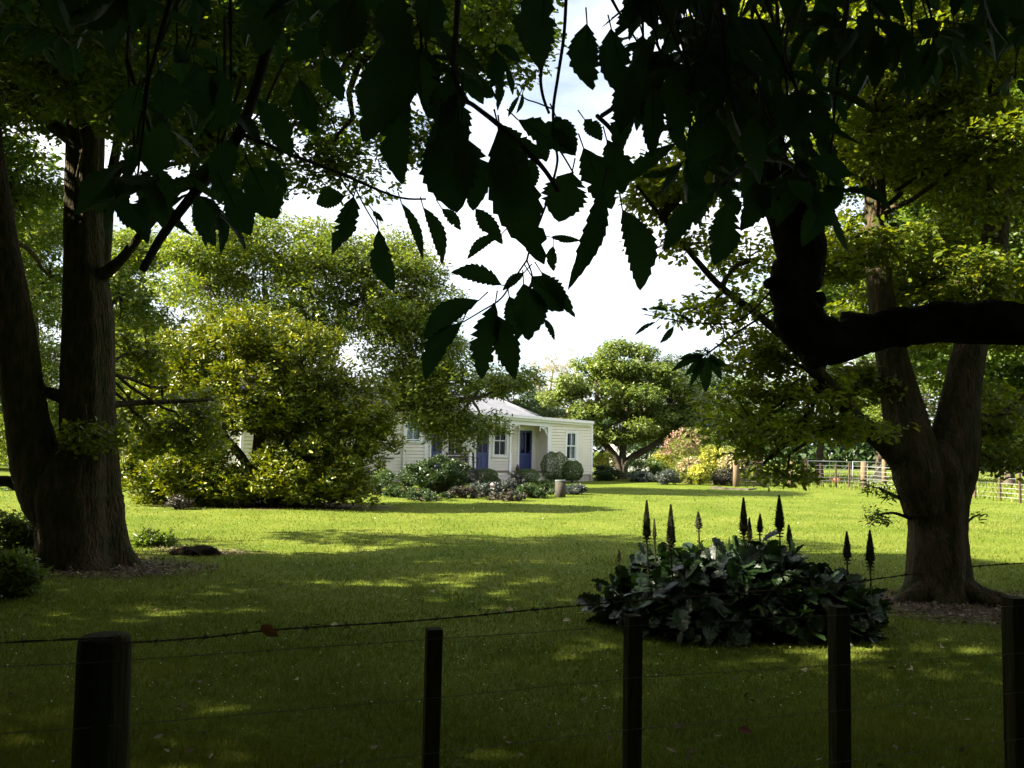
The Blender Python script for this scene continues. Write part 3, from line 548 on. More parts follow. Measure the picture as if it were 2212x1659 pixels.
def ball(label, u, vb, hw, vt, leafm, n, size, group, flat_top=.92):
    g = G(u, vb); k = g.y / F; rx = hw * k; H = P(u, vt, g.y).z; root = tag(empty('ball_shrub', (g.x, g.y, 0)), label, 'shrub', group)
    d = unit(n); d[:, 2] = np.clip(d[:, 2], -.75, flat_top); r = 1 + .045 * np.sin(d[:, 0] * 9 + u) * np.sin(d[:, 2] * 8) + rng.normal(0, .03, n) - (rng.uniform(0, 1, n) < .35) * rng.uniform(0, .25, n)
    pos = np.array([g.x, g.y, H * .5]) + d * r[:, None] * np.array([rx, rx * .9, H * .52]); pos[:, 2] = np.maximum(pos[:, 2], .02)
    scatter(pos, d * .5 + unit(n), d + unit(n) * .7, size * rng.uniform(.6, 1.2, n), T_KITE, 'foliage', leafm, root)
    mb = MB()
    for i in range(5): wiggle((g.x + random.uniform(-.05, .05), g.y, -.02), (g.x + random.uniform(-.5, .5) * rx, g.y + random.uniform(-.4, .4) * rx, H * .6), .02, .008, mb, 5, 4, .1)
    mb.build('stems', M['barkf'], root, True)
# the big golden rhododendron
Y = 23.0
rt = tag(empty('rhododendron_bush', (P(560, 1085, Y).x, Y, 0)), 'huge dome-shaped rhododendron with golden green leaves lit at its upper left', 'bush')
e = [EL(560, 730, Y, 100, 62, 1.5), EL(430, 790, Y, 110, 70, 1.6), EL(650, 790, Y, 110, 80, 1.7), EL(540, 850, Y - .6, 150, 90, 1.4), EL(350, 860, Y, 65, 55, 1.2), EL(760, 880, Y, 90, 75, 1.4), EL(330, 980, Y - .2, 85, 62, 1.2), EL(480, 1020, Y - .9, 130, 62, 1.1),
     EL(690, 1010, Y - .5, 110, 66, 1.2), EL(800, 950, Y, 60, 50, 1), EL(590, 1066, Y - .4, 180, 22, .8), EL(400, 1066, Y - .2, 90, 22, .8), EL(640, 920, Y - .2, 120, 50, 1.2), EL(430, 910, Y - .2, 90, 60, 1.1), EL(300, 1030, Y - .3, 60, 50, 1.0), EL(430, 1010, Y - .9, 120, 60, 1.0), EL(560, 1030, Y - 1.2, 130, 55, .8), EL(720, 1050, Y - .7, 100, 42, .9), EL(360, 920, Y, 80, 70, 1.1)]
mb = MB(); hubs = []
for q in ([(560, 1080, 20, 0), (556, 1000, 15, 0), (560, 930, 13, 0), (540, 850, 10, 0)], [(560, 1080, 16, 0), (530, 1000, 10, -.1), (470, 930, 8, -.2), (400, 880, 6, 0)], [(570, 1080, 16, 0), (620, 1010, 10, 0), (700, 985, 8, 0), (790, 985, 5, 0)], [(565, 1080, 12, 0), (600, 960, 9, .3), (660, 850, 6, .2)]):
    p, r = PR(q, Y, 5); mb.tube(p, r, 10, noise=.06); hubs += [p[-1], p[len(p) // 2]]
mb.build('trunk', M['barkf'], rt, True)
kz = lambda c: ~((np.abs(c[:, 0] - P(545, 980, Y).x) < .5) & (c[:, 2] > 1.0) & (c[:, 2] < 2.0) & (c[:, 1] < Y + .9))
crown(rt, e, M['rhodo'], 560, .42, 132000, .135, T_RH, 8, .5, .8, hubs, M['barkf'], .035, 0, keep=kz, up=.5, leafname='foliage', droop=-.2)

sh = shrub
sh('dense dark camellia bush in front of the veranda bench', 945, 1066, 70, 984, M['dark'], 24000, .085, ns=90, extra=(6, .05, M['petal']))
sh('loose leafy shrub before the left wing wall', 880, 1058, 44, 1000, M['dark'], 4200, .085, shell=.3, ns=30)
ball('small clipped ball shrub by the meter box on the left wing', 826, 1050, 22, 1013, M['box'], 5200, .06, 'clipped ball shrubs by the house')
ball('purple-grey ball shrub left of the clipped green ball', 1015, 1044, 18, 1010, M['purple'], 3600, .055, 'clipped ball shrubs by the house')
ball('round clipped green ball shrub just left of the pale steps', 1050, 1042, 24, 1013, M['box'], 6500, .05, 'clipped ball shrubs by the house')
ball('round clipped green ball shrub just right of the pale steps', 1139, 1041, 26, 1013, M['box'], 7000, .05, 'clipped ball shrubs by the house')
ball('tall rounded dark green shrub at the corner of the right wing', 1198, 1040, 29, 977, M['box'], 8000, .065, 'rounded shrubs against the right wing')
ball('lower rounded dark green shrub below the right wing window', 1236, 1041, 22, 996, M['box'], 8000, .065, 'rounded shrubs against the right wing')
for (u, vb, hw, vt, mm, nl, lb) in [(1040, 1072, 30, 1046, 'lav', 2600, 'grey-green flowering herb left of the pale finial'), (1100, 1070, 34, 1043, 'lav', 3600, 'silvery lavender clump right of the pale finial'), (1150, 1076, 40, 1046, 'mid', 4200, 'green leafy perennial in the bed left of the dark bollard'),
                                (1238, 1071, 24, 1048, 'lav', 2600, 'silvery lavender clump right of the dark bollard'), (1000, 1078, 34, 1058, 'purple', 2600, 'low reddish ground plant in front of the camellia'), (1085, 1082, 50, 1070, 'purple', 3000, 'low bronze ground plant along the front edge of the bed'),
                                (870, 1074, 50, 1056, 'mid', 2600, 'low lit plants between the rhododendron and the camellia'), (1180, 1060, 24, 1040, 'box', 2200, 'small bright green plant behind the bollard'), (1120, 1052, 16, 1026, 'purple', 700, 'thin twiggy purple plant in front of the steps'),
                                (810, 1068, 34, 1040, 'mid', 2600, 'leafy low shrub at the right foot of the rhododendron'),
                                (1065, 1060, 40, 1040, 'mid', 3000, 'loose green plant directly behind the pale finial'), (1205, 1066, 34, 1048, 'mid', 3000, 'ferny green plant just behind the bollard'), (980, 1060, 30, 1030, 'mid', 2600, 'green upright plant between camellia and finial'), (920, 1082, 46, 1066, 'dark', 2600, 'dark creeping plant at the left front of the bed')]:
    sh(lb, u, vb, hw * 1.25, vt - 5, M['dark' if mm == 'mid' else mm], int(nl * 1.7), .065, 'plants in the flower bed', name='bed_plant', cat='plant', shell=.3, sub=.3, ns=26)
for (u, vb, hw, vt, mm, nl, lb, Yo) in [(1302, 1038, 26, 978, 'yellow', 4500, 'yellow-green shrub beside the right corner of the house', 47.5), (1312, 1041, 34, 1008, 'dark', 5000, 'low dark hedge plant below the yellow-green shrub', 46), (1395, 1037, 46, 990, 'box', 7500, 'broad green shrub under the rounded tree', 46),
                                    (1430, 1034, 30, 972, 'yellow', 3500, 'small yellow shrub in front of the white cottage', 47.5), (1482, 1030, 56, 920, 'pink', 14000, 'tall pinkish flowering rhododendron', 46), (1545, 1033, 40, 962, 'yellow', 9000, 'bright yellow azalea left of the wooden gate post', 44),
                                    (1490, 1037, 28, 985, 'cream', 4500, 'cream and peach azalea in front of the pink rhododendron', 43), (1585, 1034, 34, 972, 'cream', 6500, 'cream flowering azalea beside the wooden gate post', 43), (1572, 1026, 62, 925, 'mid', 8000, 'green shrub rising behind the yellow azalea', 47.2),
                                    (1440, 1040, 26, 1014, 'lav', 2600, 'blue-green perennial at the left foot of the azaleas', 42), (1385, 1040, 32, 1020, 'lav', 3000, 'grey-blue herb strip under the green shrub', 44.8), (1560, 1040, 22, 1014, 'purple', 1600, 'dry twiggy plant at the end of the timber edging', 42.5),
                                    (1510, 1040, 24, 1003, 'yellow', 3000, 'low yellow azalea at the front of the azalea bed', 42)]:
    sh(lb, u, vb, hw, vt, M[{'pink': 'olive', 'cream': 'olive', 'yellow': 'yellow'}.get(mm, mm)], nl, .10, 'garden shrubs beyond the house', shell=.45, sub=.36, ns=36, Yo=Yo, extra={'pink': (170, .10, M['pinkf']), 'cream': (160, .10, M['peachf']), 'yellow': (130, .09, M['yelf'])}.get(mm))
sh('low pale bush beyond the lawn at the far left', 40, 1072, 90, 1036, M['mid'], 5000, .09, Yo=27)
for (u, vb, hw, vt, lb) in [(40, 1215, 62, 1110, 'lit tussock of ferny leaves left of the twin oak trunk'), (85, 1180, 40, 1100, 'small fern against the left side of the twin oak trunk'), (20, 1290, 80, 1200, 'dark fern in the shade at the left edge of the picture'), (330, 1180, 46, 1160, 'low ivy plants right of the twin oak root')]:
    sh(lb, u, vb, hw, vt, M['mid'], 3500, .09, 'ferns and low plants around the twin oak', name='fern', cat='plant', T=T_LONG, shell=.2, ns=24, sub=.4)
sh('small dry plant at the left foot of the rhododendron', 388, 1098, 30, 1070, M['purple'], 1500, .06, shell=.3, Yo=20.8)

# ------------------------------------------------------------------ house
TH = R(35); c_, s_ = math.cos(TH), math.sin(TH); O = P(1102, 960, 42.6); Ox, Oy = O.x, O.y
def HP(t, w, z): return (Ox + c_ * t - s_ * w, Oy + s_ * t + c_ * w, z)
def TU(u, w, v=960):
    r = ray(u, v); k = r.x / r.y; return (k * (Oy + c_ * w) - Ox + s_ * w) / (c_ - k * s_)
def ZV(u, v, w): return P(u, v, HP(TU(u, w, v), w, 0)[1]).z
house = tag(empty('house', HP(0, 0, 0)[:2] + (0,)), 'cream weatherboard villa with hipped iron roof, blue doors and fretwork veranda', 'house')
def boards(t0, t1, w, z0, z1, holes=(), step=.155, side=None, name='wall'):
    mb = MB(); z = z0
    while z < z1 - .01:
        za = min(z + step, z1); seg = [(t0, t1)]
        for (a, b, h0, h1) in holes:
            if za > h0 + .02 and z < h1 - .02: seg = [q for (s0, s1) in seg for q in ((s0, min(s1, a)), (max(s0, b), s1)) if q[1] - q[0] > .01]
        for (a, b) in seg:
            if side is None: f = lambda t, ww, zz: HP(t, w + ww, zz)
            else: f = lambda t, ww, zz: HP(side[0] + side[1] * ww, t, zz)
            zg = min(z + .032, za - .002)
            v = [f(a, .03, z), f(b, .03, z), f(b, .03, zg), f(a, .03, zg), f(b, -.032, zg), f(a, -.032, zg), f(b, -.026, za), f(a, -.026, za), f(b, .012, za), f(a, .012, za)]
            mb.add(v, [(0, 1, 2, 3), (3, 2, 4, 5), (5, 4, 6, 7), (7, 6, 8, 9)])
        z = za
    return mb.build(name, M['board'], house)
def hbox(mb, t0, t1, w0, w1, z0, z1): mb.box((t0, w0, z0), (t1, w1, z1), HP)
def window(t0, t1, w, z0, z1, cols=2, curtain=None):
    f = MB(); a = .11
    hbox(f, t0 - a, t0, w - .05, w + .03, z0 - .03, z1 + a); hbox(f, t1, t1 + a, w - .05, w + .03, z0 - .03, z1 + a)
    hbox(f, t0, t1, w - .05, w + .03, z1, z1 + a); hbox(f, t0 - a - .03, t1 + a + .03, w - .09, w + .03, z0 - .10, z0 - .031)
    fr = f.build('window', M['white'], house)
    s = MB(); zm = (z0 + z1) / 2
    for (za, zb, ww) in ((z0, zm + .02, w + .03), (zm - .02, z1, w + .002)):
        hbox(s, t0, t0 + .05, ww - .02, ww + .015, za, zb); hbox(s, t1 - .05, t1, ww - .02, ww + .015, za, zb)
        hbox(s, t0 + .05, t1 - .05, ww - .02, ww + .015, za, za + .05); hbox(s, t0 + .05, t1 - .05, ww - .02, ww + .015, zb - .05, zb)
        for i in range(1, cols):
            tm = t0 + (t1 - t0) * i / cols; hbox(s, tm - .014, tm + .014, ww - .015, ww + .01, za + .05, zb - .05)
    s.build('sash', M['white'], fr)
    g = MB(); hbox(g, t0 + .04, t1 - .04, w + .033, w + .037, z0 + .03, z1 - .03); g.build('pane', M['glass'], fr)
    if curtain:
        cu = MB(); n = 16; ta, tb = t0 + (t1 - t0) * curtain[0], t0 + (t1 - t0) * curtain[1]
        for i in range(n):
            q0, q1 = ta + (tb - ta) * i / n, ta + (tb - ta) * (i + 1) / n; w0, w1 = w + .14 + .03 * (i % 2), w + .14 + .03 * ((i + 1) % 2)
            cu.add([HP(q0, w0, z0), HP(q1, w1, z0), HP(q1, w1, z1), HP(q0, w0, z1)], [(0, 1, 2, 3)])
        cu.build('curtain', M['curtain'], fr)
def door(t0, t1, w, z0, z1):
    f = MB(); a = .10; hbox(f, t0 - a, t0, w - .05, w + .03, z0, z1 + a); hbox(f, t1, t1 + a, w - .05, w + .03, z0, z1 + a); hbox(f, t0, t1, w - .05, w + .03, z1, z1 + a)
    fr = f.build('door_frame', M['white'], house)
    d = MB(); zm = z0 + (z1 - z0) * .40; tm = (t0 + t1) / 2
    hbox(d, t0, t0 + .1, w - .01, w + .03, z0, z1); hbox(d, t1 - .1, t1, w - .01, w + .03, z0, z1)
    hbox(d, t0 + .1, t1 - .1, w - .01, w + .03, z0, z0 + .18); hbox(d, t0 + .1, t1 - .1, w - .01, w + .03, zm - .07, zm + .07); hbox(d, t0 + .1, t1 - .1, w - .01, w + .03, z1 - .11, z1)
    hbox(d, tm - .04, tm + .04, w - .01, w + .03, zm + .07, z1 - .11); hbox(d, tm - .04, tm + .04, w - .01, w + .03, z0 + .18, zm - .07)
    hbox(d, t0 + .1, t1 - .1, w + .012, w + .026, z0 + .18, zm - .07)
    dd = d.build('door', M['blue'], house)
    g = MB(); hbox(g, t0 + .1, t1 - .1, w + .014, w + .018, zm + .07, z1 - .11); g.build('pane', M['glass'], dd)
    h = MB(); h.tube([HP(t1 - .05, w - .05, z0 + 1.0), HP(t1 - .05, w - .01, z0 + 1.0)], .022, 8); h.build('handle', M['wire'], dd)
PW = 1.0                                     # depth of the veranda
FLOOR = .50; tR0, tR1 = TU(1186, 0), TU(1278, 0); zE = 3.18
tL1 = TU(919, 0); tL0 = TU(522, 0)
w1 = (TU(1223.6, 0), TU(1243.7, 0), ZV(1233, 992, 0), ZV(1233, 934.5, 0))
boards(tR0, tR1, 0, .32, zE, [w1]); window(*w1[:2], 0, *w1[2:], curtain=(.55, .97))
boards(0, PW, 0, .32, zE, (), side=(tR0, 1)); 
d1 = (TU(1121, PW), TU(1148.5, PW)); d2 = (TU(1028, PW), TU(1055, PW)); w2 = (TU(1067, PW), TU(1093, PW), ZV(1080, 984, PW), ZV(1080, 920, PW)); w3 = (TU(967, PW), TU(1000, PW), w2[2] + .02, w2[3]); d3 = (TU(931, PW), TU(954, PW))
dz = (FLOOR, 2.58)
boards(tL1, tR0, PW, FLOOR - .02, zE + .1, [d1 + dz, d2 + dz, d3 + dz, w2, w3], name='veranda_wall')
for d in (d1, d2, d3): door(*d, PW, *dz)
window(*w2[:2], PW, *w2[2:]); window(*w3[:2], PW, *w3[2:])
w4 = (TU(877, 0), TU(907, 0), ZV(892, 951, 0), ZV(892, 905, 0)); w5 = (TU(640, 0), TU(690, 0), 1.2, 2.6)
boards(tL0, tL1, 0, .32, zE, [w4, w5]); window(*w4[:2], 0, *w4[2:], curtain=(0.03, .97)); window(*w5[:2], 0, *w5[2:])
boards(0, PW, 0, .32, zE, (), side=(tL1, -1))
boards(0, 7, 0, .32, zE, (), side=(tL0, 1)); boards(0, 7, 0, .32, zE, (), side=(tR1, -1))
mb = MB()
for (a, b, q) in ((tR0 - .05, tR0 + .07, 0), (tR1 - .07, tR1 + .05, 0), (tL1 - .07, tL1 + .05, 0), (tL0 - .05, tL0 + .07, 0)):
    mb = MB(); hbox(mb, a, b, q - .05, q + .05, .3, zE); mb.build('corner_board', M['white'], house)
mb = MB(); hbox(mb, tR0 - .06, tR0 - .036, PW - .10, PW - .04, FLOOR, zE); mb.build('corner_board', M['white'], house)
for (a, b) in ((tR0, tR1), (tL0, tL1)): mb = MB(); hbox(mb, a, b, .05, .12, -.02, .318); mb.build('foundation', M['stone'], house)
for t in np.arange(tR0 + .1, tR1, .9): mb = MB(); hbox(mb, t, t + .16, -.03, .045, -.02, .318); mb.build('foundation_pier', M['stone'], house)
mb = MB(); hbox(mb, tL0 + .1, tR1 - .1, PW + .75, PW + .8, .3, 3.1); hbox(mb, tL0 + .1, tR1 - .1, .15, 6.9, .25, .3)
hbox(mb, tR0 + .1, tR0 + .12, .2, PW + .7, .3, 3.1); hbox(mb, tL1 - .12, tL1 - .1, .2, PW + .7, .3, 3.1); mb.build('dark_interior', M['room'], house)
# eaves: sloping gutter / fascia line across the whole front
def zt(t): return ZVe[0] + (ZVe[1] - ZVe[0]) * (t - tA) / (tB - tA)
tA, tB = TU(1001, -.25), TU(1278, -.25); ZVe = (ZV(1001, 889, -.25), ZV(1274, 911, -.25))
def lean(mb, t0, t1, wa, wb, za, zb):
    v = [HP(t0, wa, zt(t0) + za), HP(t1, wa, zt(t1) + za), HP(t1, wb, zt(t1) + za), HP(t0, wb, zt(t0) + za), HP(t0, wa, zt(t0) + zb), HP(t1, wa, zt(t1) + zb), HP(t1, wb, zt(t1) + zb), HP(t0, wb, zt(t0) + zb)]
    mb.add(v, [(0, 3, 2, 1), (4, 5, 6, 7), (0, 1, 5, 4), (1, 2, 6, 5), (2, 3, 7, 6), (3, 0, 4, 7)])
tE = tB + .12
mb = MB(); lean(mb, tL0 - .2, tE, -.31, -.20, -.10, .02); mb.build('gutter', M['white'], house)
mb = MB(); lean(mb, tL0 - .2, tE, -.19, -.14, -.22, -.02); lean(mb, tL1, tR0, -.05, .05, -.42, -.23); mb.build('fascia', M['white'], house)
mb = MB(); lean(mb, tL1, tR0, -.13, PW, -.2, -.17); lean(mb, tR0, tE, -.13, 0.0, -.2, -.17); mb.build('soffit', M['board'], house)
def corr(name, t0, t1, bot, top, pitch=.085, amp=.014):
    """bot(t), top(t) -> (w, z)"""
    ts = np.arange(t0, t1, pitch / 4); V = []; 
    for i, t in enumerate(ts):
        dz_ = amp * math.sin(2 * math.pi * i / 4); wa, za = bot(t); wb, zb = top(t)
        V += [HP(t, wa, za + dz_), HP(t, wb, zb + dz_)]
    n = len(ts); a = np.arange(n - 1) * 2; return raw(name, V, np.stack([a, a + 2, a + 3, a + 1], 1), np.full(n - 1, 4), M['iron'], house, True)
corr('veranda_roof', tL0 - .2, tE, lambda t: (-.27, zt(t) + .03), lambda t: (PW + .35, zt(t) + .13))
zr0 = zt(0) + .22
uR = TU(1162, PW + .3); tRd = TU(1062, 4.6); zRd = ZV(1062, 858, 4.6)
zb_ = lambda t: zt(t) + .16
def topf(t):
    if t <= tRd: return (4.6, zRd)
    k = (uR - t) / (uR - tRd); return (PW + .3 + (4.6 - PW - .3) * k, zb_(t) + (zRd - zb_(t)) * k)
rf = corr('roof', tL0 - .2, uR, lambda t: (PW + .28, zb_(t)), topf)
mb = MB(); mb.tube([HP(tL0, 4.6, zRd + .03), HP(tRd, 4.6, zRd + .03)], .07, 8); mb.tube([HP(tRd, 4.6, zRd + .03), HP(uR, PW + .3, zb_(uR) + .03)], .06, 8); mb.build('ridge_cap', M['iron'], rf, True)
mb = MB(); v = [HP(uR, PW + .3, zb_(uR)), HP(uR, 8, zb_(uR)), HP(tRd, 4.6, zRd)]; mb.add(v, [(0, 1, 2)]); mb.build('roof_end', M['iron'], house)
mb = MB(); lean(mb, tL0 - .2, uR + .1, PW + .16, PW + .24, .08, .17); mb.build('upper_gutter', M['white'], house)
mb = MB(); v = [HP(tR0 - .5, PW + .35, zt(tR0) + .12), HP(tE, PW + .35, zt(tE) + .12), HP(tE, 7, zt(tE) + .2), HP(tR0 - .5, 7, zt(tR0) + .2)]; mb.add(v, [(0, 1, 2, 3)]); mb.build('flat_roof', M['iron'], house)
mb = MB(); lean(mb, tE - .04, tE, -.2, 7, -.2, .03); mb.build('barge_board', M['white'], house)
# deck, steps
mb = MB(); hbox(mb, tL1, tR0, -.12, PW - .02, FLOOR - .06, FLOOR - .005); mb.build('veranda_floor', M['deckm'], house)
mb = MB(); hbox(mb, tL1, tR0, -.08, -.03, .0, FLOOR - .062); mb.build('veranda_skirt', M['board'], house)
ts0, ts1 = TU(1070, -.6), TU(1116, -.6)
mb = MB()
for i in range(3): hbox(mb, ts0 + .1, ts1 - .1, -.14 - .32 * (i + 1), -.14 - .32 * i, -.02, FLOOR - .04 - .155 * (i + 1) + .02)
for (a, b) in ((ts0 - .06, ts0 + .1), (ts1 - .1, ts1 + .06)):
    v = [HP(a, -.13, -.02), HP(b, -.13, -.02), HP(b, -1.25, -.02), HP(a, -1.25, -.02), HP(a, -.13, FLOOR), HP(b, -.13, FLOOR), HP(b, -1.25, .16), HP(a, -1.25, .16)]
    mb.add(v, [(0, 1, 2, 3), (4, 7, 6, 5), (0, 4, 5, 1), (1, 5, 6, 2), (2, 6, 7, 3), (3, 7, 4, 0)])
mb.build('steps', M['stone'], house)
def bracket(tp, sgn, parent, zc):
    mb = MB(); L = .50
    q = lambda a, h: HP(tp + sgn * a, 0, zc - h)
    arc = [q(.06 + (L - .08) * (1 - math.cos(x)), .42 * (1 - math.sin(x)) + .04) for x in np.linspace(0, math.pi / 2, 9)]
    mb.tube(arc, .022, 6)
    for (a, h, r) in ((.14, .12, .07), (.28, .09, .045), (.10, .28, .035)):
        mb.tube([q(a + r * math.cos(x), h + r * math.sin(x)) for x in np.linspace(0, 2 * math.pi, 13)], .016, 5)
    mb.tube([q(.14, .12), q(.30, .03)], .012, 5); mb.tube([q(.14, .12), q(.06, .22)], .012, 5)
    mb.tube([q(L, .0), q(L, .16), q(L, .20), q(L, .24)], [.028, .028, .036, .012], 8); mb.tube([q(.03, .022), q(L, .022)], .02, 5)
    mb.build('bracket', M['white'], parent)
for i, u in enumerate((1016, 1102)):
    tp = TU(u, 0); zc = zt(tp) - .42; mb = MB()
    hbox(mb, tp - .06, tp + .06, -.06, .06, FLOOR, FLOOR + .9); mb.tube([HP(tp, 0, FLOOR + .9), HP(tp, 0, zc - .45)], .052, 12); hbox(mb, tp - .06, tp + .06, -.06, .06, zc - .45, zc)
    hbox(mb, tp - .08, tp + .08, -.08, .08, zc - .06, zc - .005)
    po = mb.build('veranda_post', M['white'], house); bracket(tp + .05, 1, po, zc); bracket(tp - .05, -1, po, zc)
po = MB(); hbox(po, tR0 - .11, tR0 - .055, -.05, .05, FLOOR, zt(tR0) - .42); po = po.build('veranda_post', M['white'], house); bracket(tR0 - .1, -1, po, zt(tR0) - .42)
po = MB(); hbox(po, tL1 + .055, tL1 + .11, -.05, .05, FLOOR, zt(tL1) - .42); po = po.build('veranda_post', M['white'], house); bracket(tL1 + .1, 1, po, zt(tL1) - .42)
mb = MB(); tp = TU(872, -.08); mb.tube([HP(tp, -.08, 3.1), HP(tp, -.08, .15)], .04, 8); mb.build('downpipe', M['white'], house)
mb = MB(); a, b = TU(827, -.2), TU(848, -.2); hbox(mb, a, b, -.28, -.03, .55, 1.05); hb = mb.build('meter_box', M['board'], house)
mb = MB(); hbox(mb, a - .03, b + .03, -.33, -.03, 1.052, 1.10); mb.build('lid', M['timber'], hb)
mb = MB(); a, b = TU(780, -.9), TU(828, -.9)
for i in range(3): hbox(mb, a, b, -.3 - .3 * (i + 1), -.3 - .3 * i, -.02, .48 - .15 * i)
mb.build('side_steps', M['stone'], house)
# bench and chair on the veranda
def bench(tc, wc, L, label, cat='bench', name='garden_bench'):
    r = tag(empty(name, HP(tc, wc, FLOOR)), label, cat); z0 = FLOOR
    s = MB()
    for k in range(4): hbox(s, tc - L / 2, tc + L / 2, wc - .22 + k * .11, wc - .13 + k * .11, z0 + .40, z0 + .43)
    s.build('seat', M['timber'], r); s = MB()
    for k in range(3): hbox(s, tc - L / 2 + .05, tc + L / 2 - .05, wc + .235, wc + .26, z0 + .5 + k * .13, z0 + .58 + k * .13)
    s.build('backrest', M['timber'], r)
    for sx in (-1, 1):
        for (wv, h) in ((-.2, .62), (.21, .88)):
            s = MB(); x_ = tc + sx * (L / 2 - .03); hbox(s, x_ - .03, x_ + .03, wc + wv - .02, wc + wv + .024, z0, z0 + h); s.build('leg', M['timber'], r)
        s = MB(); x_ = tc + sx * (L / 2 - .03); hbox(s, x_ - .035, x_ + .035, wc - .25, wc + .185, z0 + .622, z0 + .65); s.build('armrest', M['timber'], r)
bench(TU(993, .55), .45, 1.35, 'dark slatted garden bench on the veranda left of the blue door')
bench(TU(1020, .6), .6, .5, 'dark armchair on the veranda partly behind the white post', 'chair', 'garden_chair')
mb = MB(); p_ = HP(TU(1119, PW - .3), PW - .3, FLOOR); mb.tube([p_, (p_[0], p_[1], p_[2] + .12), (p_[0], p_[1], p_[2] + .22), (p_[0], p_[1], p_[2] + .34)], [.09, .11, .07, .02], 10)
tag(mb.build('door_ornament', M['timber'], None, True), 'small dark ornament standing beside the right blue door', 'ornament')

# ------------------------------------------------------------------ garden objects
g = G(1063, 1070); r = tag(empty('garden_finial', (g.x, g.y, 0)), 'weathered pinkish finial post with a round cap standing in the flower bed', 'post')
k = g.y / F; H = 27 * k; mb = MB(); mb.tube([(g.x, g.y, z * H) for z in (-.05, .02, .10, .12, .5, .56, .60)], [6.5 * k, 6.5 * k, 6 * k, 4.8 * k, 4.6 * k, 6 * k, 4.2 * k], 14); mb.build('shaft', M['pinkpost'], r, True)
mb = MB(); mb.tube([(g.x, g.y, z * H) for z in (.60, .66, .74, .84, .93, 1.0)], [4.2 * k, 5.4 * k, 6.2 * k, 5.6 * k, 3.4 * k, .6 * k], 14); mb.build('cap', M['pinkpost'], r, True)
g = G(1210, 1076); r = tag(empty('bollard', (g.x, g.y, 0)), 'thick dark wooden bollard with a pale grey top at the end of the flower bed', 'bollard')
k = g.y / F; mb = MB(); mb.tube([(g.x, g.y, -.05), (g.x, g.y, .25), (g.x, g.y, 36 * k)], [11.5 * k, 11.8 * k, 11.3 * k], 24, noise=.015); mb.build('body', M['treated'], r, True)
mb = MB(); mb.tube([(g.x, g.y, 36 * k), (g.x, g.y, 38.5 * k)], [12 * k, 11.7 * k], 24); mb.build('cap', M['concrete'], r)
g = G(425, 1196); n = 40; q = np.linspace(-1, 1, n); qx, qy = np.meshgrid(q, q); rr_ = np.sqrt(qx ** 2 + qy ** 2) + .12 * np.sin(qx * 7 + qy * 3) + .06 * np.sin(qy * 13 - qx * 5)
hz_ = .13 * np.clip(1 - rr_ ** 4, 0, 1) ** .6 * (1 + .18 * np.sin(qx * 5 + 1) * np.sin(qy * 4) + .04 * np.sin(qx * 17 + qy * 13)) - .03
V_ = np.stack([g.x + qx * .36, g.y + qy * .3, hz_], -1).reshape(-1, 3); i_, j_ = np.meshgrid(np.arange(n - 1), np.arange(n - 1)); a_ = (j_ * n + i_).ravel()
o = raw('tree_stump', V_, np.stack([a_, a_ + 1, a_ + n + 1, a_ + n], 1), np.full(len(a_), 4), M['rot']); tag(o, 'low dark rotting stump on the grass right of the twin oak', 'stump')
# timber edging + post-and-rail end near azaleas
a = P(1535, 1044, 38.5); b = P(1618, 1047, 37.5); a.z = b.z = 0
d_ = (b - a); L = d_.length; ang = math.atan2(d_.y, d_.x); mb = MB(); mb.box((0, -.06, -.03), (L, .06, .10)); mb.box((L - .12, .062, -.03), (L, 1.0, .099)); mb.box((0, .062, -.03), (.12, 1.0, .099)); mb.box((.122, .062, -.03), (L - .122, .98, .05))
o = mb.build('timber_edging', M['timber']); o.location = a; o.rotation_euler.z = ang; tag(o, 'low timber edging box on the lawn in front of the gate post', 'edging')
# far wire fence
def farfence():
    r = tag(empty('wire_fence', (P(1900, 1058, G(1900, 1058).y).x, G(1900, 1058).y, 0)), 'far farm fence of thin brown battens and wires between lawn and paddock', 'fence')
    posts = [(1866, 1054, 13, 1.32), (1708, 1052, 11, 1.25), (2412, 1104, 14, 1.35)]; thin = [(1741, 1052), (1773, 1052), (1806, 1053), (1835, 1054), (1948, 1064), (2025, 1070), (2107, 1077), (2161, 1082), (2204, 1087), (2290, 1096)]
    allp = []
    for (u, vb, w, h) in posts:
        g = G(u, vb); mb = MB(); rr = w / 2 * g.y / F
        mb.tube([(g.x, g.y, -.05), (g.x, g.y, h * .5), (g.x + .01, g.y, h)], [rr, rr * .97, rr * .93], 12, noise=.04); mb.build('post', M['postw'], r, True); allp.append((g.x, g.y))
    for (u, vb) in thin:
        g = G(u, vb); mb = MB(); w = .028; w = .036; mb.box((g.x - w, g.y - w, -.05), (g.x + w, g.y + w, 1.2 + random.uniform(-.03, .05))); mb.build('batten', M['brownpost'], r); allp.append((g.x, g.y))
    allp.sort(); 
    for h in (.15, .32, .5, .68, .88, 1.1):
        mb = MB(); mb.tube([(x, y - .035, h + .01 * math.sin(i * 7 + h)) for i, (x, y) in enumerate(allp)], .004, 4); mb.build('wire', M['wire'], r)
farfence()
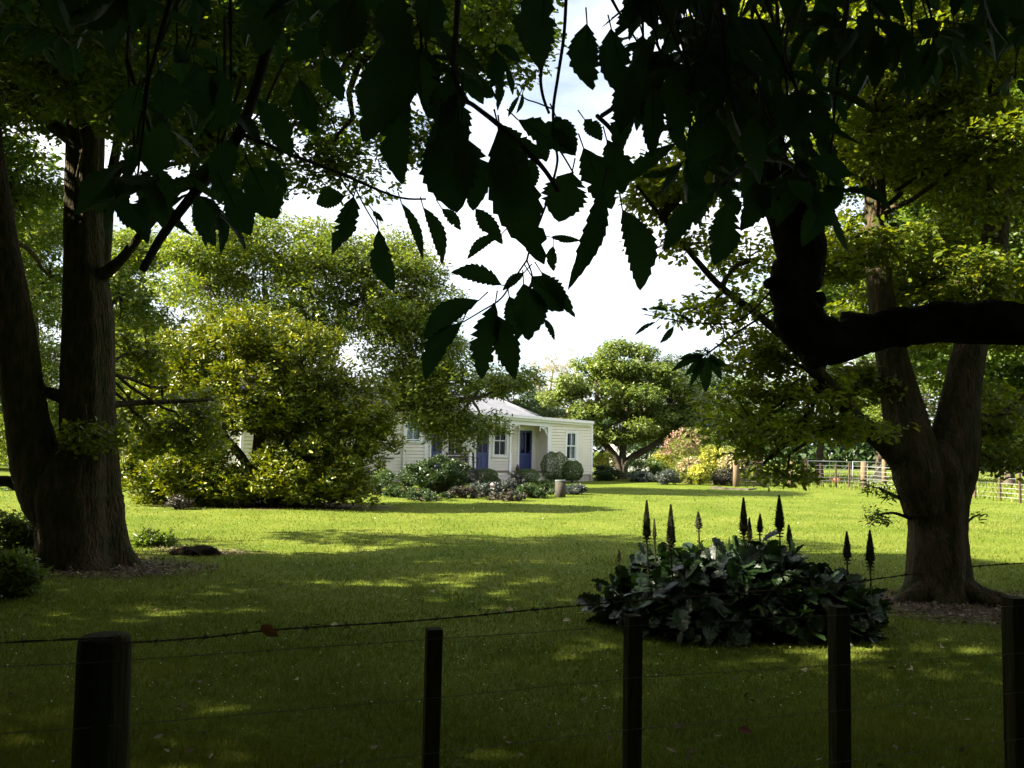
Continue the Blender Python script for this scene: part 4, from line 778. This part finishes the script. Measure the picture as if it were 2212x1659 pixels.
# second post pair with rail beside azaleas
r = tag(empty('gate_post_fence', (P(1590, 1030, 41).x, 41, 0)), 'stout wooden strainer post with braced rail beside the cream azalea', 'fence')
g = P(1590, 1030, 41); mb = MB(); mb.tube([(g.x, 41, -.05), (g.x, 41, .8), (g.x, 41, 1.42)], [.15, .145, .14], 14, noise=.03); mb.build('post', M['postw'], r, True)
mb = MB(); mb.tube([(g.x + .1, 41, .42), (g.x + 1.6, 41.3, .02)], .05, 8); mb.build('brace', M['postw'], r)
for dx in (.45, .85):
    mb = MB(); mb.box((g.x + dx - .025, 40.97, -.03), (g.x + dx + .025, 41.03, 1.2)); mb.build('batten', M['postw'], r)
mb = MB(); mb.box((g.x + .15, 40.95, 1.20), (g.x + 1.3, 41.05, 1.27)); mb.build('rail', M['postw'], r)
for h in (.3, .6, .9): mb = MB(); mb.tube([(g.x, 40.92, h), (g.x + 3.6, 40.9, h)], .006, 4); mb.build('wire', M['wire'], r)
def gate(u0, u1, Y0, label):
    a = P(u0, 1000, Y0); b = P(u1, 1000, Y0 + .5); H = 1.15; r = tag(empty('farm_gate', (a.x, a.y, 0)), label, 'gate', 'metal farm gates in the paddock'); mb = MB()
    q = lambda t, z: (a.x + (b.x - a.x) * t, a.y + (b.y - a.y) * t, z + .12)
    mb.tube([q(0, 0), q(1, 0), q(1, H), q(0, H), q(0, 0)], .028, 8); mb.build('gate_frame', M['wire'], r, True)
    for z in (.2, .42, .66, .9): mb = MB(); mb.tube([q(0, z), q(1, z)], .018, 6); mb.build('rail', M['wire'], r)
    mb = MB(); mb.tube([q(.5, 0), q(.5, H)], .016, 6); mb.tube([q(.5, .05), q(1, H * .9)], .016, 6); mb.build('stay', M['wire'], r)
gate(1745, 1838, 50, 'galvanised farm gate seen between the thin battens'); gate(1842, 1905, 50.8, 'galvanised farm gate just left of the right oak trunk')
for (u, h) in ((1741, 1.45), (1910, 1.45)):
    g = P(u, 1030, 50.4); mb = MB(); mb.tube([(g.x, 50.4, -.05), (g.x, 50.4, h)], [.13, .12], 12, noise=.03); tag(mb.build('gate_post', M['postw'], None, True), 'pale post at the %s end of the farm gates' % ('left' if u < 1800 else 'right'), 'post')
g = P(1804, 1022, 49); mb = MB(); mb.tube([(g.x, 49, 0), (g.x, 49, .3), (g.x, 49, .31)], [.22, .28, .24], 14); tag(mb.build('bucket', M['orange'], None, True), 'orange bucket in the paddock before the farm gate', 'bucket')
# white cottage beyond the rounded tree
cot = tag(empty('cottage', (P(1390, 1000, 66).x, 66, 0)), 'white cottage glimpsed beneath the rounded tree behind the shrubs', 'cottage')
x0, x1 = P(1330, 960, 66).x, P(1416, 960, 66).x; mb = MB(); mb.box((x0, 66, 0), (x1, 70, 2.9)); mb.build('wall', M['white'], cot)
mb = MB(); mb.add([(x0 - .3, 65.7, 2.9), (x1 + .3, 65.7, 2.9), (x1 + .3, 70.3, 2.9), (x0 - .3, 70.3, 2.9), (x0 + .8, 68, 4.0), (x1 - .8, 68, 4.0)], [(0, 1, 5, 4), (2, 3, 4, 5), (1, 2, 5), (3, 0, 4), (0, 3, 2, 1)]); mb.build('roof', M['iron'], cot)
for k in (0.62, .84):
    xa = x0 + (x1 - x0) * k - .3; mb = MB(); mb.box((xa, 65.93, 1.0), (xa + .62, 65.99, 2.3)); f = mb.build('window', M['room'], cot)
    mb = MB()
    for q in (xa - .06, xa + .28, xa + .62): mb.box((q, 65.88, .95), (q + .06, 65.925, 2.35))
    for z in (.95, 1.62, 2.29): mb.box((xa + .001, 65.89, z), (xa + .61, 65.922, z + .06))
    mb.build('frame', M['white'], f)

# ------------------------------------------------------------------ acanthus clump with flower spikes
AC = G(1600, 1362)
def acanthus():
    root = tag(empty('spiky_garden_plant', (AC.x, AC.y, 0)), 'dark clump of big glossy lobed leaves with upright flower spikes', 'plant')
    out = [(0, 0), (.05, .06), (.22, .10), (.20, .2), (.36, .28), (.27, .38), (.42, .50), (.29, .58), (.36, .74), (.22, .80), (.2, .93), (.08, .95), (0, 1)]
    T = half_fold(out); n = 2300; d = unit(n); d[:, 2] = np.abs(d[:, 2]); r = rng.uniform(.6, 1, n) ** .5
    a_ = np.arctan2(d[:, 1], d[:, 0]); prof = 1.0 + .10 * np.sin(a_ * 5) + .06 * np.sin(a_ * 9 + 1); zz = np.abs(d[:, 2]) ** .62
    pos = np.stack([AC.x + d[:, 0] * r * 1.24 * prof, AC.y + d[:, 1] * r * .80 * prof, .02 + zz * r * .66 * (0.92 + .10 * np.sin(d[:, 0] * 9) + .08 * np.sin(d[:, 1] * 8))], 1)
    A = d * [1, 1, .1] * .6 + unit(n) * .75; A[:, 2] -= .2; N = unit(n) * .6; N[:, 2] += .8; N += d * .6
    # the clump tails off towards both ends
    pos[:, 2] *= np.clip(1.18 - .42 * np.maximum(0, (pos[:, 0] - AC.x - .3) / 1.0) - .3 * np.maximum(0, (AC.x - pos[:, 0] - .4) / .9), .45, 1.2)
    scatter(pos, A, N, rng.uniform(.11, .22, n), T, 'leaves', M['acan'], root)
    mb = MB()
    for i in range(60):
        p = pos[i]; mb.tube([(AC.x + (p[0] - AC.x) * .5, AC.y + (p[1] - AC.y) * .5, 0), (AC.x + (p[0] - AC.x) * .85, AC.y + (p[1] - AC.y) * .85, p[2] * .7), tuple(p)], [.012, .01, .006], 5)
    mb.build('leaf_stalks', M['acan'], root, True)
    sp = [(1397, 1083, 1178, 9.5, 7.9), (1413, 1122, 1172, 5, 8.1), (1449, 1092, 1200, 11, 7.6), (1508, 1107, 1148, 8.5, 8.1), (1606, 1077, 1168, 10, 8.0), (1619, 1120, 1176, 6.5, 8.2), (1642, 1112, 1156, 7.5, 8.2), (1683, 1072, 1160, 11, 8.0), (1704, 1135, 1182, 7.5, 8.2),
          (1829, 1150, 1218, 9, 8.1), (1879, 1147, 1232, 10.5, 8.0), (1337, 1190, 1216, 5.5, 8.2)]
    for (u, vt, vb, hw, Ys) in sp:
        top = P(u, vt, Ys); bot = P(u + random.uniform(-1, 2), vb, Ys); k = Ys / F; hw *= 1.2; k = Ys / F; foot = Vector((AC.x + (top.x - AC.x) * .97, Ys - .05, .0)); R_ = hw * k
        mb = MB(); mb.tube([foot, foot.lerp(bot, .6) + Vector((0.01, 0, 0)), bot, bot.lerp(top, .6), top], [.011, .009, .008, .006, .002], 6)
        L = (top - bot).length; nw = max(10, int(L / .013))
        for i in range(nw):
            t = i / (nw - 1); c = bot.lerp(top, t); prof_ = (.72 + 1.1 * t) if t < .25 else max(.14, 1.0 - .86 * ((t - .25) / .75) ** 1.25)
            rr = R_ * prof_; nb = 8
            if t < .22 and i % 2: continue
            for j in range(nb):
                a = 2 * math.pi * j / nb + i * .6 + random.uniform(-.15, .15); dr = Vector((math.cos(a), math.sin(a), 0)); tipz = rr * (.15 + .75 * t)
                bas = c + dr * .006; tp = c + dr * rr * random.uniform(.85, 1.12) + Vector((0, 0, tipz)); sd_ = Vector((-dr.y, dr.x, 0)) * max(.010, rr * .42)
                md = bas.lerp(tp, .5)
                mb.add([bas, md + sd_ - Vector((0, 0, .004)), tp, md - sd_ - Vector((0, 0, .004)), md + Vector((0, 0, .010))], [(0, 1, 4), (1, 2, 4), (2, 3, 4), (3, 0, 4), (0, 3, 2, 1)])
        mb.tube([bot.lerp(top, .12), bot.lerp(top, .3), bot.lerp(top, .6), top], [R_ * .3, R_ * .62, R_ * .48, R_ * .06], 8, noise=.12)
        mb.build('flower_spike', M['spike'], root)
acanthus()

# ------------------------------------------------------------------ near fence
def nearfence():
    r = tag(empty('roadside_fence', (P(229, 1500, 2.1).x, 2.1, 0)), 'near roadside fence of a thick round post, square battens, plain wires and barbed wire', 'fence')
    gp = P(226, 1372, 2.12); mb = MB(); pts = [(gp.x + .024 * (gp.z - z), gp.y, z) for z in (-.1, .3, .6, .9, 1.06, gp.z - .03, gp.z - .004, gp.z)]; mb.tube(pts, [.07, .0685, .066, .0635, .062, .061, .058, .05], 40, noise=.02); mb.build('strainer_post', M['post'], r, True)
    bat = [(938, 1357, 39, 2.4), (1368, 1328, 38, 2.65), (1812, 1309, 40, 2.88), (2190, 1290, 42, 3.14), (2560, 1272, 40, 3.4)]; bl = []
    for (lx, ly) in ((-2.05, 1.86), (-2.8, 1.62)):
        mb = MB(); mb.box((-.025, -.022, -.1), (.025, .022, 1.16)); o = mb.build('batten', M['post'], None); o.location = (lx, ly, 0); o.rotation_euler.z = R(16); bpy.context.view_layer.update(); o.parent = r; o.matrix_parent_inverse = Matrix.Translation(r.location).inverted()
    for (u, vt, w, Yp) in bat:
        g = P(u, vt, Yp); hw = w / 2 * Yp / F * .84; mb = MB(); mb.box((-hw, -hw, -.1), (hw, hw, g.z)); o = mb.build('batten', M['post'], None); o.location = (g.x, Yp, 0); o.rotation_euler.z = R(14 + random.uniform(-4, 4))
        b_ = o.modifiers.new('b', 'BEVEL'); b_.width = .003; b_.segments = 2
        bpy.context.view_layer.update(); mw = o.matrix_world.copy(); o.parent = r; o.matrix_parent_inverse = Matrix.Translation(r.location).inverted(); bl.append((g.x, Yp, hw))
    x0, y0 = gp.x, gp.y; left = (x0 - 3.2, y0 - .9)
    for (hz, slope) in ((1.125, .0), (.975, -.005), (.82, 0.0), (.66, 0), (.48, 0)):
        pts = [(left[0], left[1] - .1, hz - .01), (x0, y0 - .066, hz)]
        for (x, y, hw) in bl: pts.append((x, y - hw * 1.35, hz + slope * (x - x0) + random.uniform(-.004, .004)))
        mb = MB(); mb.tube(pts, .0012, 6); mb.build('wire', M['fwire'], r, True)
    path = [Vector((gp.x - 3.2, gp.y - 1.0, 1.10)), P(-60, 1392, 2.0), P(225, 1390, 2.12 - .066), P(430, 1378, 2.2), P(600, 1360, 2.26), P(920, 1339, 2.36), P(1270, 1306, 2.54), P(1500, 1288, 2.7), P(1800, 1262, 2.85), P(2100, 1224, 3.05), P(2300, 1212, 3.2), P(2600, 1190, 3.4)]
    path, _ = catmull(path, [0] * len(path), 14); mb = MB()
    for ph in (0, math.pi):
        tw = []
        for i in range(len(path) - 1):
            for q in range(3): tw.append((path[i].lerp(path[i + 1], q / 3)))
        mb.tube([p + Vector((0, math.cos(i * 1.0 + ph) * .0016, math.sin(i * 1.0 + ph) * .0016)) for i, p in enumerate(tw)], .0014, 5)
    for i in range(3, len(path) - 2, 4):
        p = path[i]; 
        for j in range(4):
            a = random.uniform(0, 6.28); mb.tube([p, p + Vector((random.uniform(-.012, .012), math.cos(a) * .012, math.sin(a) * .013))], [.0015, .0006], 4)
        mb.tube([p + Vector((k * .0018 - .0045, math.cos(k * 1.4) * .004, math.sin(k * 1.4) * .004)) for k in range(7)], .0013, 4)
    mb.build('barbed_wire', M['rust'], r, True)
nearfence()
# ------------------------------------------------------------------ foreground chestnut
SER = 9
def serrated(mb, base, tip, width, nrm, bend=0.06, fold=.18, narrow=.55, ragged=0.0):
    base = Vector(base); tip = Vector(tip); A = tip - base; L = A.length; Ad = A.normalized(); N = (nrm - Ad * nrm.dot(Ad)).normalized(); B = Ad.cross(N)
    rows = [0.0]; kind = [0]
    for j in range(SER):
        t0 = .10 + .86 * j / SER; t1 = .10 + .86 * (j + .82) / SER
        rows += [t0, t1]; kind += [-1, 1]
    rows.append(1.0); kind.append(0); v = []; tw = random.uniform(-.9, .9); side = random.uniform(-.16, .16)
    for t, kd in zip(rows, kind):
        w = math.sin(math.pi * min(1, t) ** (1.0 / (2 * (1 - narrow)) if False else 0.95 + (narrow - .5) * 1.2)) ** .8 if 0 < t < 1 else 0
        w = w * width * .5; 
        for s, m_ in ((-1, 1), (-.5, 0), (0, 0), (.5, 0), (1, 1)):
            e = (1.07 if kd == 1 else .90) if m_ else 1.0
            if ragged and m_ and random.random() < ragged: e *= random.uniform(.55, 1)
            x = s * w * e * (1 + random.uniform(-.03, .03)); ct, st = math.cos(tw * t), math.sin(tw * t)
            off = N * (bend * 4 * t * (1 - t) * L + abs(x) * fold + .015 * width * math.sin(t * 9 + s * 2)) + (B * ct + N * st) * (x + side * L * math.sin(math.pi * t) * .7)
            v.append(base + A * t + off)
    f = []; n = len(rows)
    for i in range(n - 1):
        for k in range(4):
            a = i * 5 + k; f.append((a, a + 1, a + 6, a + 5))
    mb.add(v, f)
def leafN(): return Vector((random.uniform(-.75, .75), -1, random.uniform(-.3, .55)))
CL = [  # base u,v -> tip u,v, width, depth
 (882, 66, 784, 308, 108, 1.25), (882, 205, 869, 400, 66, 1.3), (976, 150, 960, 292, 62, 1.35), (1007, 173, 1066, 210, 34, 1.5), (1000, 190, 996, 330, 70, 1.35), (990, 255, 988, 460, 128, 1.2), (1010, 300, 1022, 456, 72, 1.25), (950, 250, 935, 400, 60, 1.3),
 (1077, 275, 1176, 572, 100, 1.15), (1080, 280, 1110, 470, 80, 1.2), (1072, 266, 1178, 342, 44, 1.3), (1118, 258, 1245, 336, 56, 1.3), (1200, 250, 1243, 333, 50, 1.3), (1177, -30, 1166, 150, 94, 1.25), (1268, 50, 1281, 195, 68, 1.3), (1070, 108, 1062, 190, 46, 1.6), (1073, 98, 1126, 136, 24, 1.7),
 (1080, 160, 1075, 240, 27, 2.0), (1091, 139, 1108, 206, 15, 2.0), (1129, 201, 1115, 246, 11, 2.0), (1122, 206, 1098, 253, 13, 2.0), (1262, 257, 1300, 304, 40, 1.6), (1260, 318, 1322, 452, 74, 1.35), (1302, 400, 1226, 628, 50, 1.2), (1344, 451, 1383, 628, 66, 1.25), (1236, 372, 1208, 480, 92, 1.4),
 (1345, 398, 1463, 308, 38, 1.5), (1410, 194, 1410, 342, 50, 1.4), (1358, 215, 1328, 325, 48, 1.4), (1536, 425, 1433, 542, 48, 1.4), (1320, 60, 1365, 230, 80, 1.3), (1380, 130, 1340, 290, 62, 1.35), (1450, 150, 1470, 300, 60, 1.4), (1310, 300, 1345, 420, 60, 1.4),
 (867, 438, 914, 562, 23, 1.7), (914, 447, 955, 572, 31, 1.7), (954, 450, 996, 497, 25, 1.9), (1027, 450, 1086, 528, 38, 1.7), (1083, 506, 1009, 560, 26, 1.8), (1189, 512, 1255, 520, 20, 1.9), (1195, 531, 1196, 586, 25, 2.0), (1150, 340, 1140, 420, 40, 1.6), (1160, 300, 1180, 350, 30, 1.7),
 (1084, 616, 974, 588, 38, 1.6), (1132, 589, 1085, 628, 22, 1.65), (1148, 596, 1218, 672, 66, 1.6), (1168, 586, 1243, 686, 28, 1.62), (1035, 648, 915, 736, 48, 1.55), (998, 696, 918, 822, 48, 1.55), (1070, 655, 1040, 820, 58, 1.5), (1072, 680, 1113, 820, 62, 1.5), (1131, 612, 1142, 736, 72, 1.6),
 (1174, 687, 1198, 735, 14, 1.8), (1151, 658, 1172, 698, 26, 1.7), (1100, 640, 1122, 730, 50, 1.65),
 (556, 216, 634, 342, 66, 1.5), (648, 170, 684, 287, 56, 1.5), (525, 220, 447, 286, 40, 1.6), (343, 150, 371, 256, 70, 1.6), (571, 340, 617, 418, 32, 1.7), (540, 359, 600, 472, 90, 1.4), (424, 424, 446, 534, 54, 1.5), (482, 400, 542, 510, 70, 1.45), (540, -20, 586, 74, 62, 1.5), (687, 60, 636, 132, 68, 1.6),
 (745, 424, 683, 440, 42, 1.7), (764, 424, 716, 551, 72, 1.45), (818, 496, 851, 630, 48, 1.45), (805, 455, 829, 479, 14, 1.9), (300, 180, 270, 300, 60, 1.6), (420, 140, 440, 260, 70, 1.5), (470, 150, 490, 280, 60, 1.5), (350, 260, 330, 380, 60, 1.6), (250, 420, 320, 500, 46, 1.7), (500, 300, 470, 420, 70, 1.5), (610, -10, 560, 120, 74, 1.4),
 (770, -20, 720, 120, 80, 1.3), (850, -20, 850, 110, 80, 1.3), (700, 120, 740, 220, 50, 1.6), (830, 130, 790, 250, 60, 1.5), (930, -30, 920, 90, 80, 1.4),
 (1528, 318, 1506, 392, 45, 1.8), (1605, 358, 1694, 474, 60, 1.5), (1570, 436, 1542, 572, 72, 1.5), (1739, 350, 1838, 382, 48, 1.6), (1759, 411, 1786, 490, 44, 1.6), (1650, 380, 1600, 500, 60, 1.5), (1700, 390, 1770, 470, 56, 1.6), (1540, 250, 1500, 350, 60, 1.5), (1480, 330, 1450, 250, 40, 1.6), (1630, 250, 1640, 400, 70, 1.4),
 (1400, 672, 1385, 667, 6, 3.0), (1417, 695, 1371, 724, 9, 2.8), (1456, 704, 1426, 741, 14, 2.8), (1445, 672, 1405, 668, 9, 2.8), (1500, 697, 1455, 676, 9, 2.8),
 (1526, 766, 1450, 802, 16, 2.4), (1526, 768, 1490, 836, 20, 2.4), (1528, 770, 1524, 848, 26, 2.4), (1520, 765, 1466, 776, 14, 2.4), (1530, 768, 1560, 822, 22, 2.4), (1518, 764, 1478, 812, 18, 2.4), (1532, 764, 1572, 790, 16, 2.4)]
def chestnut():
    tr = (3.5, 2.5); root = tag(empty('chestnut_tree', (tr[0], tr[1], 0)), 'overhanging tree with big toothed leaves and a thick crooked limb from the right', 'tree')
    mb = MB(); p, r = catmull([(3.5, 2.5, -.1), (3.5, 2.5, .8), (3.45, 2.52, 2), (3.5, 2.5, 3.4), (3.3, 2.4, 5), (3.2, 2.2, 6.5)], [.42, .34, .3, .25, .2, .14], 7); mb.tube(p, r, 26, noise=.05); mb.build('trunk', M['bark2'], root, True)
    D = 2.6; mb = MB(); q = [(2500, 735, 50, .05), (2320, 708, 47, 0), (2250, 700, 50, 0), (2212, 702, 45, 0), (2140, 697, 49, 0), (2090, 700, 44, 0), (2030, 696, 46, 0), (1980, 706, 40, 0), (1930, 706, 43, 0), (1890, 722, 38, 0), (1860, 722, 46, 0), (1820, 740, 42, 0), (1785, 738, 54, 0), (1752, 722, 50, 0), (1726, 690, 55, 0), (1718, 655, 44, 0), (1712, 625, 50, 0), (1720, 596, 56, 0), (1728, 566, 50, 0), (1728, 530, 55, 0), (1712, 480, 49, 0), (1690, 420, 45, 0), (1655, 340, 38, .05), (1612, 240, 34, .1), (1560, 110, 30, .2), (1500, -80, 24, .3), (1380, -400, 16, .4)]
    p, r = PR(q, D, 7); p = [Vector(tr + (1.9,))] + p; r = [.13] + r; mb.tube(p, r, 40, noise=.085)
    for (bu, bv, br_) in ((1850, 690, 14), (1760, 778, 22), (1770, 640, 12), (1690, 560, 12), (1960, 738, 12), (2060, 664, 10), (1700, 720, 16)):
        s_p, s_r = PR([(bu + (1740 - bu) * .15, bv + (700 - bv) * .2, br_ * 1.6, .02), (bu, bv, br_, -.03), (bu - 2, bv + 2, br_ * .3, -.045)], D, 3); mb.tube(s_p, s_r, 12, noise=.15)
    s_p, s_r = PR([(1712, 615, 20, -.02), (1668, 612, 15, -.03), (1652, 618, 8, -.03)], D, 4); mb.tube(s_p, s_r, 12, noise=.08)
    s_p, s_r = PR([(1775, 770, 24, -.02), (1750, 778, 16, -.03), (1742, 784, 6, -.03)], D, 4); mb.tube(s_p, s_r, 12, noise=.08)
    mb.build('limb', M['bark2'], root, True)
    mb = MB()
    for pts in ([(760, -260, 15, 2.2), (617, 20, 12, 2.0), (579, 100, 13, 1.95), (552, 193, 11, 1.9), (517, 289, 12, 1.85), (463, 366, 13, 1.85), (405, 436, 11, 1.8), (350, 510, 10, 1.8), (309, 582, 9, 1.75)],
                [(521, 289, 6, 1.85), (620, 330, 4, 1.75), (733, 374, 3.5, 1.65), (853, 424, 2.5, 1.6), (921, 430, 2, 1.6)],
                [(1000, -150, 7, 1.6), (985, 60, 6, 1.4), (980, 150, 6, 1.35), (1000, 210, 6, 1.3), (1025, 229, 5, 1.25), (1080, 272, 6, 1.2), (1143, 330, 6, 1.2), (1180, 372, 5, 1.2), (1206, 414, 5, 1.2)],
                [(1225, -60, 4, 1.9), (1219, 66, 3.8, 1.9), (1206, 160, 3.6, 1.85), (1195, 236, 3.4, 1.8), (1198, 305, 3, 1.75), (1204, 347, 2.8, 1.7), (1192, 400, 2.8, 1.7), (1180, 440, 2.5, 1.7), (1150, 520, 2.4, 1.65), (1138, 562, 2.3, 1.62)],
                [(1180, -60, 4, 1.7), (1178, 100, 4, 1.7), (1168, 160, 3.5, 1.7), (1172, 205, 3.5, 1.7), (1186, 245, 3, 1.7)],
                [(1206, 320, 2.5, 1.75), (1222, 345, 2, 1.7), (1238, 373, 2, 1.6)], [(1195, 236, 2, 1.8), (1160, 222, 1.6, 1.85), (1138, 215, 1.6, 1.9), (1124, 205, 1.4, 2.0)],
                [(1138, 562, 2.2, 1.62), (1112, 600, 2, 1.6), (1082, 645, 2, 1.58), (1040, 672, 1.6, 1.56), (1000, 696, 1.5, 1.55)], [(1138, 562, 2, 1.62), (1150, 600, 1.6, 1.6), (1136, 632, 1.4, 1.6)],
                [(1290, 250, 5, 1.5), (1330, 300, 5, 1.45), (1310, 390, 5, 1.4), (1350, 400, 4, 1.45)], [(1560, 110, 9, 2.6), (1480, 180, 7, 2.2), (1400, 190, 6, 1.8), (1300, 250, 5, 1.5)],
                [(1560, 110, 8, 2.6), (1420, 20, 7, 2.2), (1225, -60, 5, 1.9)], [(1650, 340, 9, 2.6), (1620, 350, 7, 2.1), (1560, 400, 5, 1.6)], [(1650, 340, 9, 2.6), (1700, 350, 6, 2.0), (1760, 400, 4, 1.7)],
                [(1700, 650, 3, 2.6), (1620, 700, 2.5, 2.6), (1560, 740, 2, 2.5), (1526, 766, 2, 2.4)], [(1690, 600, 3, 2.6), (1600, 690, 2, 2.7), (1500, 697, 1.5, 2.8), (1392, 679, 1, 2.9)],
                [(764, 424, 2, 1.5), (745, 400, 2, 1.6), (733, 374, 2, 1.65)], [(818, 496, 1.4, 1.45), (790, 450, 1.6, 1.55), (764, 400, 2, 1.62)]):
        pp = [P(u, v, Yv) for (u, v, r_, Yv) in pts]; rr = [r_ * Yv / F for (u, v, r_, Yv) in pts]; p, r = catmull(pp, rr, 6); mb.tube(p, r, 8, noise=.05)
    lf = MB(); tw = mb
    for (u0, v0, u1, v1, w, Yl) in CL:
        L = math.hypot(u1 - u0, v1 - v0); dy = random.uniform(-.15, .1) * L * Yl / F
        b = P(u0, v0, Yl); t = P(u1, v1, Yl + dy); serrated(lf, b, t, w * Yl / F * 1.08, Vector((random.uniform(-.3, .3), -1, random.uniform(-.2, .3))), random.uniform(-.05, .1), random.uniform(.05, .25), ragged=.12)
        A = (b - t).normalized(); e = b + A * .02 + Vector((0, 0, .018)) * random.uniform(.1, .4); tw.tube([b + (t - b) * .5, b, b.lerp(e, .6), e], [.0006, .0011, .0012, .0013], 4)
    # clusters hanging from twigs, filling the top of the picture
    REG = [(-900, -80, -200, 250, 26, 1.3, 2.8), (2300, 3100, -200, 200, 22, 1.5, 3.0), (-60, 2300, -200, -10, 44, 1.3, 2.8), (215, 640, -20, 330, 7, 1.7, 2.8), (-60, 250, -60, 90, 4, 1.8, 2.8), (600, 1180, -80, 20, 7, 1.3, 2.4), (1350, 1760, -40, 250, 34, 1.5, 2.8), (1480, 1800, 180, 420, 22, 1.7, 2.8), (1700, 2300, -60, 110, 22, 1.6, 3.2), (1780, 2300, 40, 200, 8, 1.8, 3.0), (250, 470, 330, 470, 7, 1.6, 2.2), (880, 1010, 60, 200, 6, 1.4, 1.9)]
    for (ua, ub, va, vb, n, ya, yb) in REG:
        for i in range(n):
            u = random.uniform(ua, ub); v = random.uniform(va, vb); Yl = random.uniform(ya, yb); c = P(u, v, Yl); k = random.randint(4, 6); a0 = random.uniform(0, 6.28)
            top = c + Vector((random.uniform(-.15, .15), random.uniform(-.1, .15), random.uniform(.25, .5))); tw.tube([top, top.lerp(c, .5) + Vector((random.uniform(-.03, .03), 0, 0)), c], [.005, .0035, .002], 5)
            for j in range(k):
                a = a0 + j * 2.4; el = random.uniform(-1.25, -.25); d = Vector((math.cos(a) * math.cos(el), math.sin(a) * math.cos(el) * .7, math.sin(el))); L = random.uniform(.10, .17)
                b = c + d * .015 + Vector((0, 0, random.uniform(0, .05))); nn = Vector((math.cos(a) * .6, math.sin(a) * .6 - .4, .8)) + Vector((random.uniform(-.5, .5), random.uniform(-.5, .5), 0))
                serrated(lf, b, b + d * L, L * random.uniform(.30, .46), nn, random.uniform(-.16, .2), random.uniform(.05, .6), ragged=random.choice((0, .1, .2))); tw.tube([c, b], .0011, 4)
    tw.build('twigs', M['twig'], root, True); lf.build('foliage', M['fg'], root)
    e = [((.5, -2.5, 4.6), (5.5, 3.6, 1.5)), ((1, 3.0, 6.4), (5, 2.8, 1.2)), ((4.6, 2.2, 5.2), (2, 3, 1.6)), ((-4, -1, 5), (3, 3, 1.6)), ((0, -4.5, 2.6), (5, 1.2, 1.8))]
    crown(root, e, M['fg'], 300, .9, 60000, .27, T_ROUND, 5, .1, .6, [(3.3, 2.4, 5), (3.2, 2.2, 6.5)], M['bark2'], .06, leafname='crown')
chestnut()
# dead leaf on the barbed wire, fallen leaves
mb = MB(); a = P(562, 1352, 2.24); b = P(602, 1374, 2.24); serrated(mb, a, b, .03, Vector((.3, -1, .4)), .1, .4, ragged=.3); tag(mb.build('dead_leaf', M['deadleaf']), 'curled red-brown dead leaf caught on the barbed wire', 'leaf')
spots = [(935, 1283, 'bright pale fallen leaf in the sunlit patch at mid lawn'), (1018, 1308, 'pale fallen leaf right of the sunlit patch'), (1737, 1465, 'oval tan leaf lying near the third batten'), (1967, 1542 - 75, 'tan leaf on the shaded grass right of the third batten'), (2035, 1420, 'pale twig-like leaf on the mulch edge'), (1798, 1540, 'small pale leaf on the dark grass left of the third batten'), (1100, 1325, 'curled pale leaf just above the barbed wire'), (722, 1362, 'pale curled leaf close under the barbed wire'), (1610, 1600, 'brown leaf on the grass between second and third battens'), (640, 1490, 'dull leaf on the grass right of the thick post'), (1224, 1350, 'pale leaf near the left edge of the dark leafy clump')]
for (u, v, lb) in spots:
    g = G(u, v); g.z = float(gz(g.x, g.y)) + .03; a = random.uniform(0, 6.28); d = Vector((math.cos(a), math.sin(a) * .6, .15)) * random.uniform(.035, .055); mb = MB()
    serrated(mb, g - d, g + d, .05, Vector((random.uniform(-.3, .3), -.5, 1)), .15, .3); o = mb.build('fallen_leaf', M['straw'] if 'brown' not in lb else M['deadleaf']); tag(o, lb, 'leaf', 'fallen leaves on the lawn')
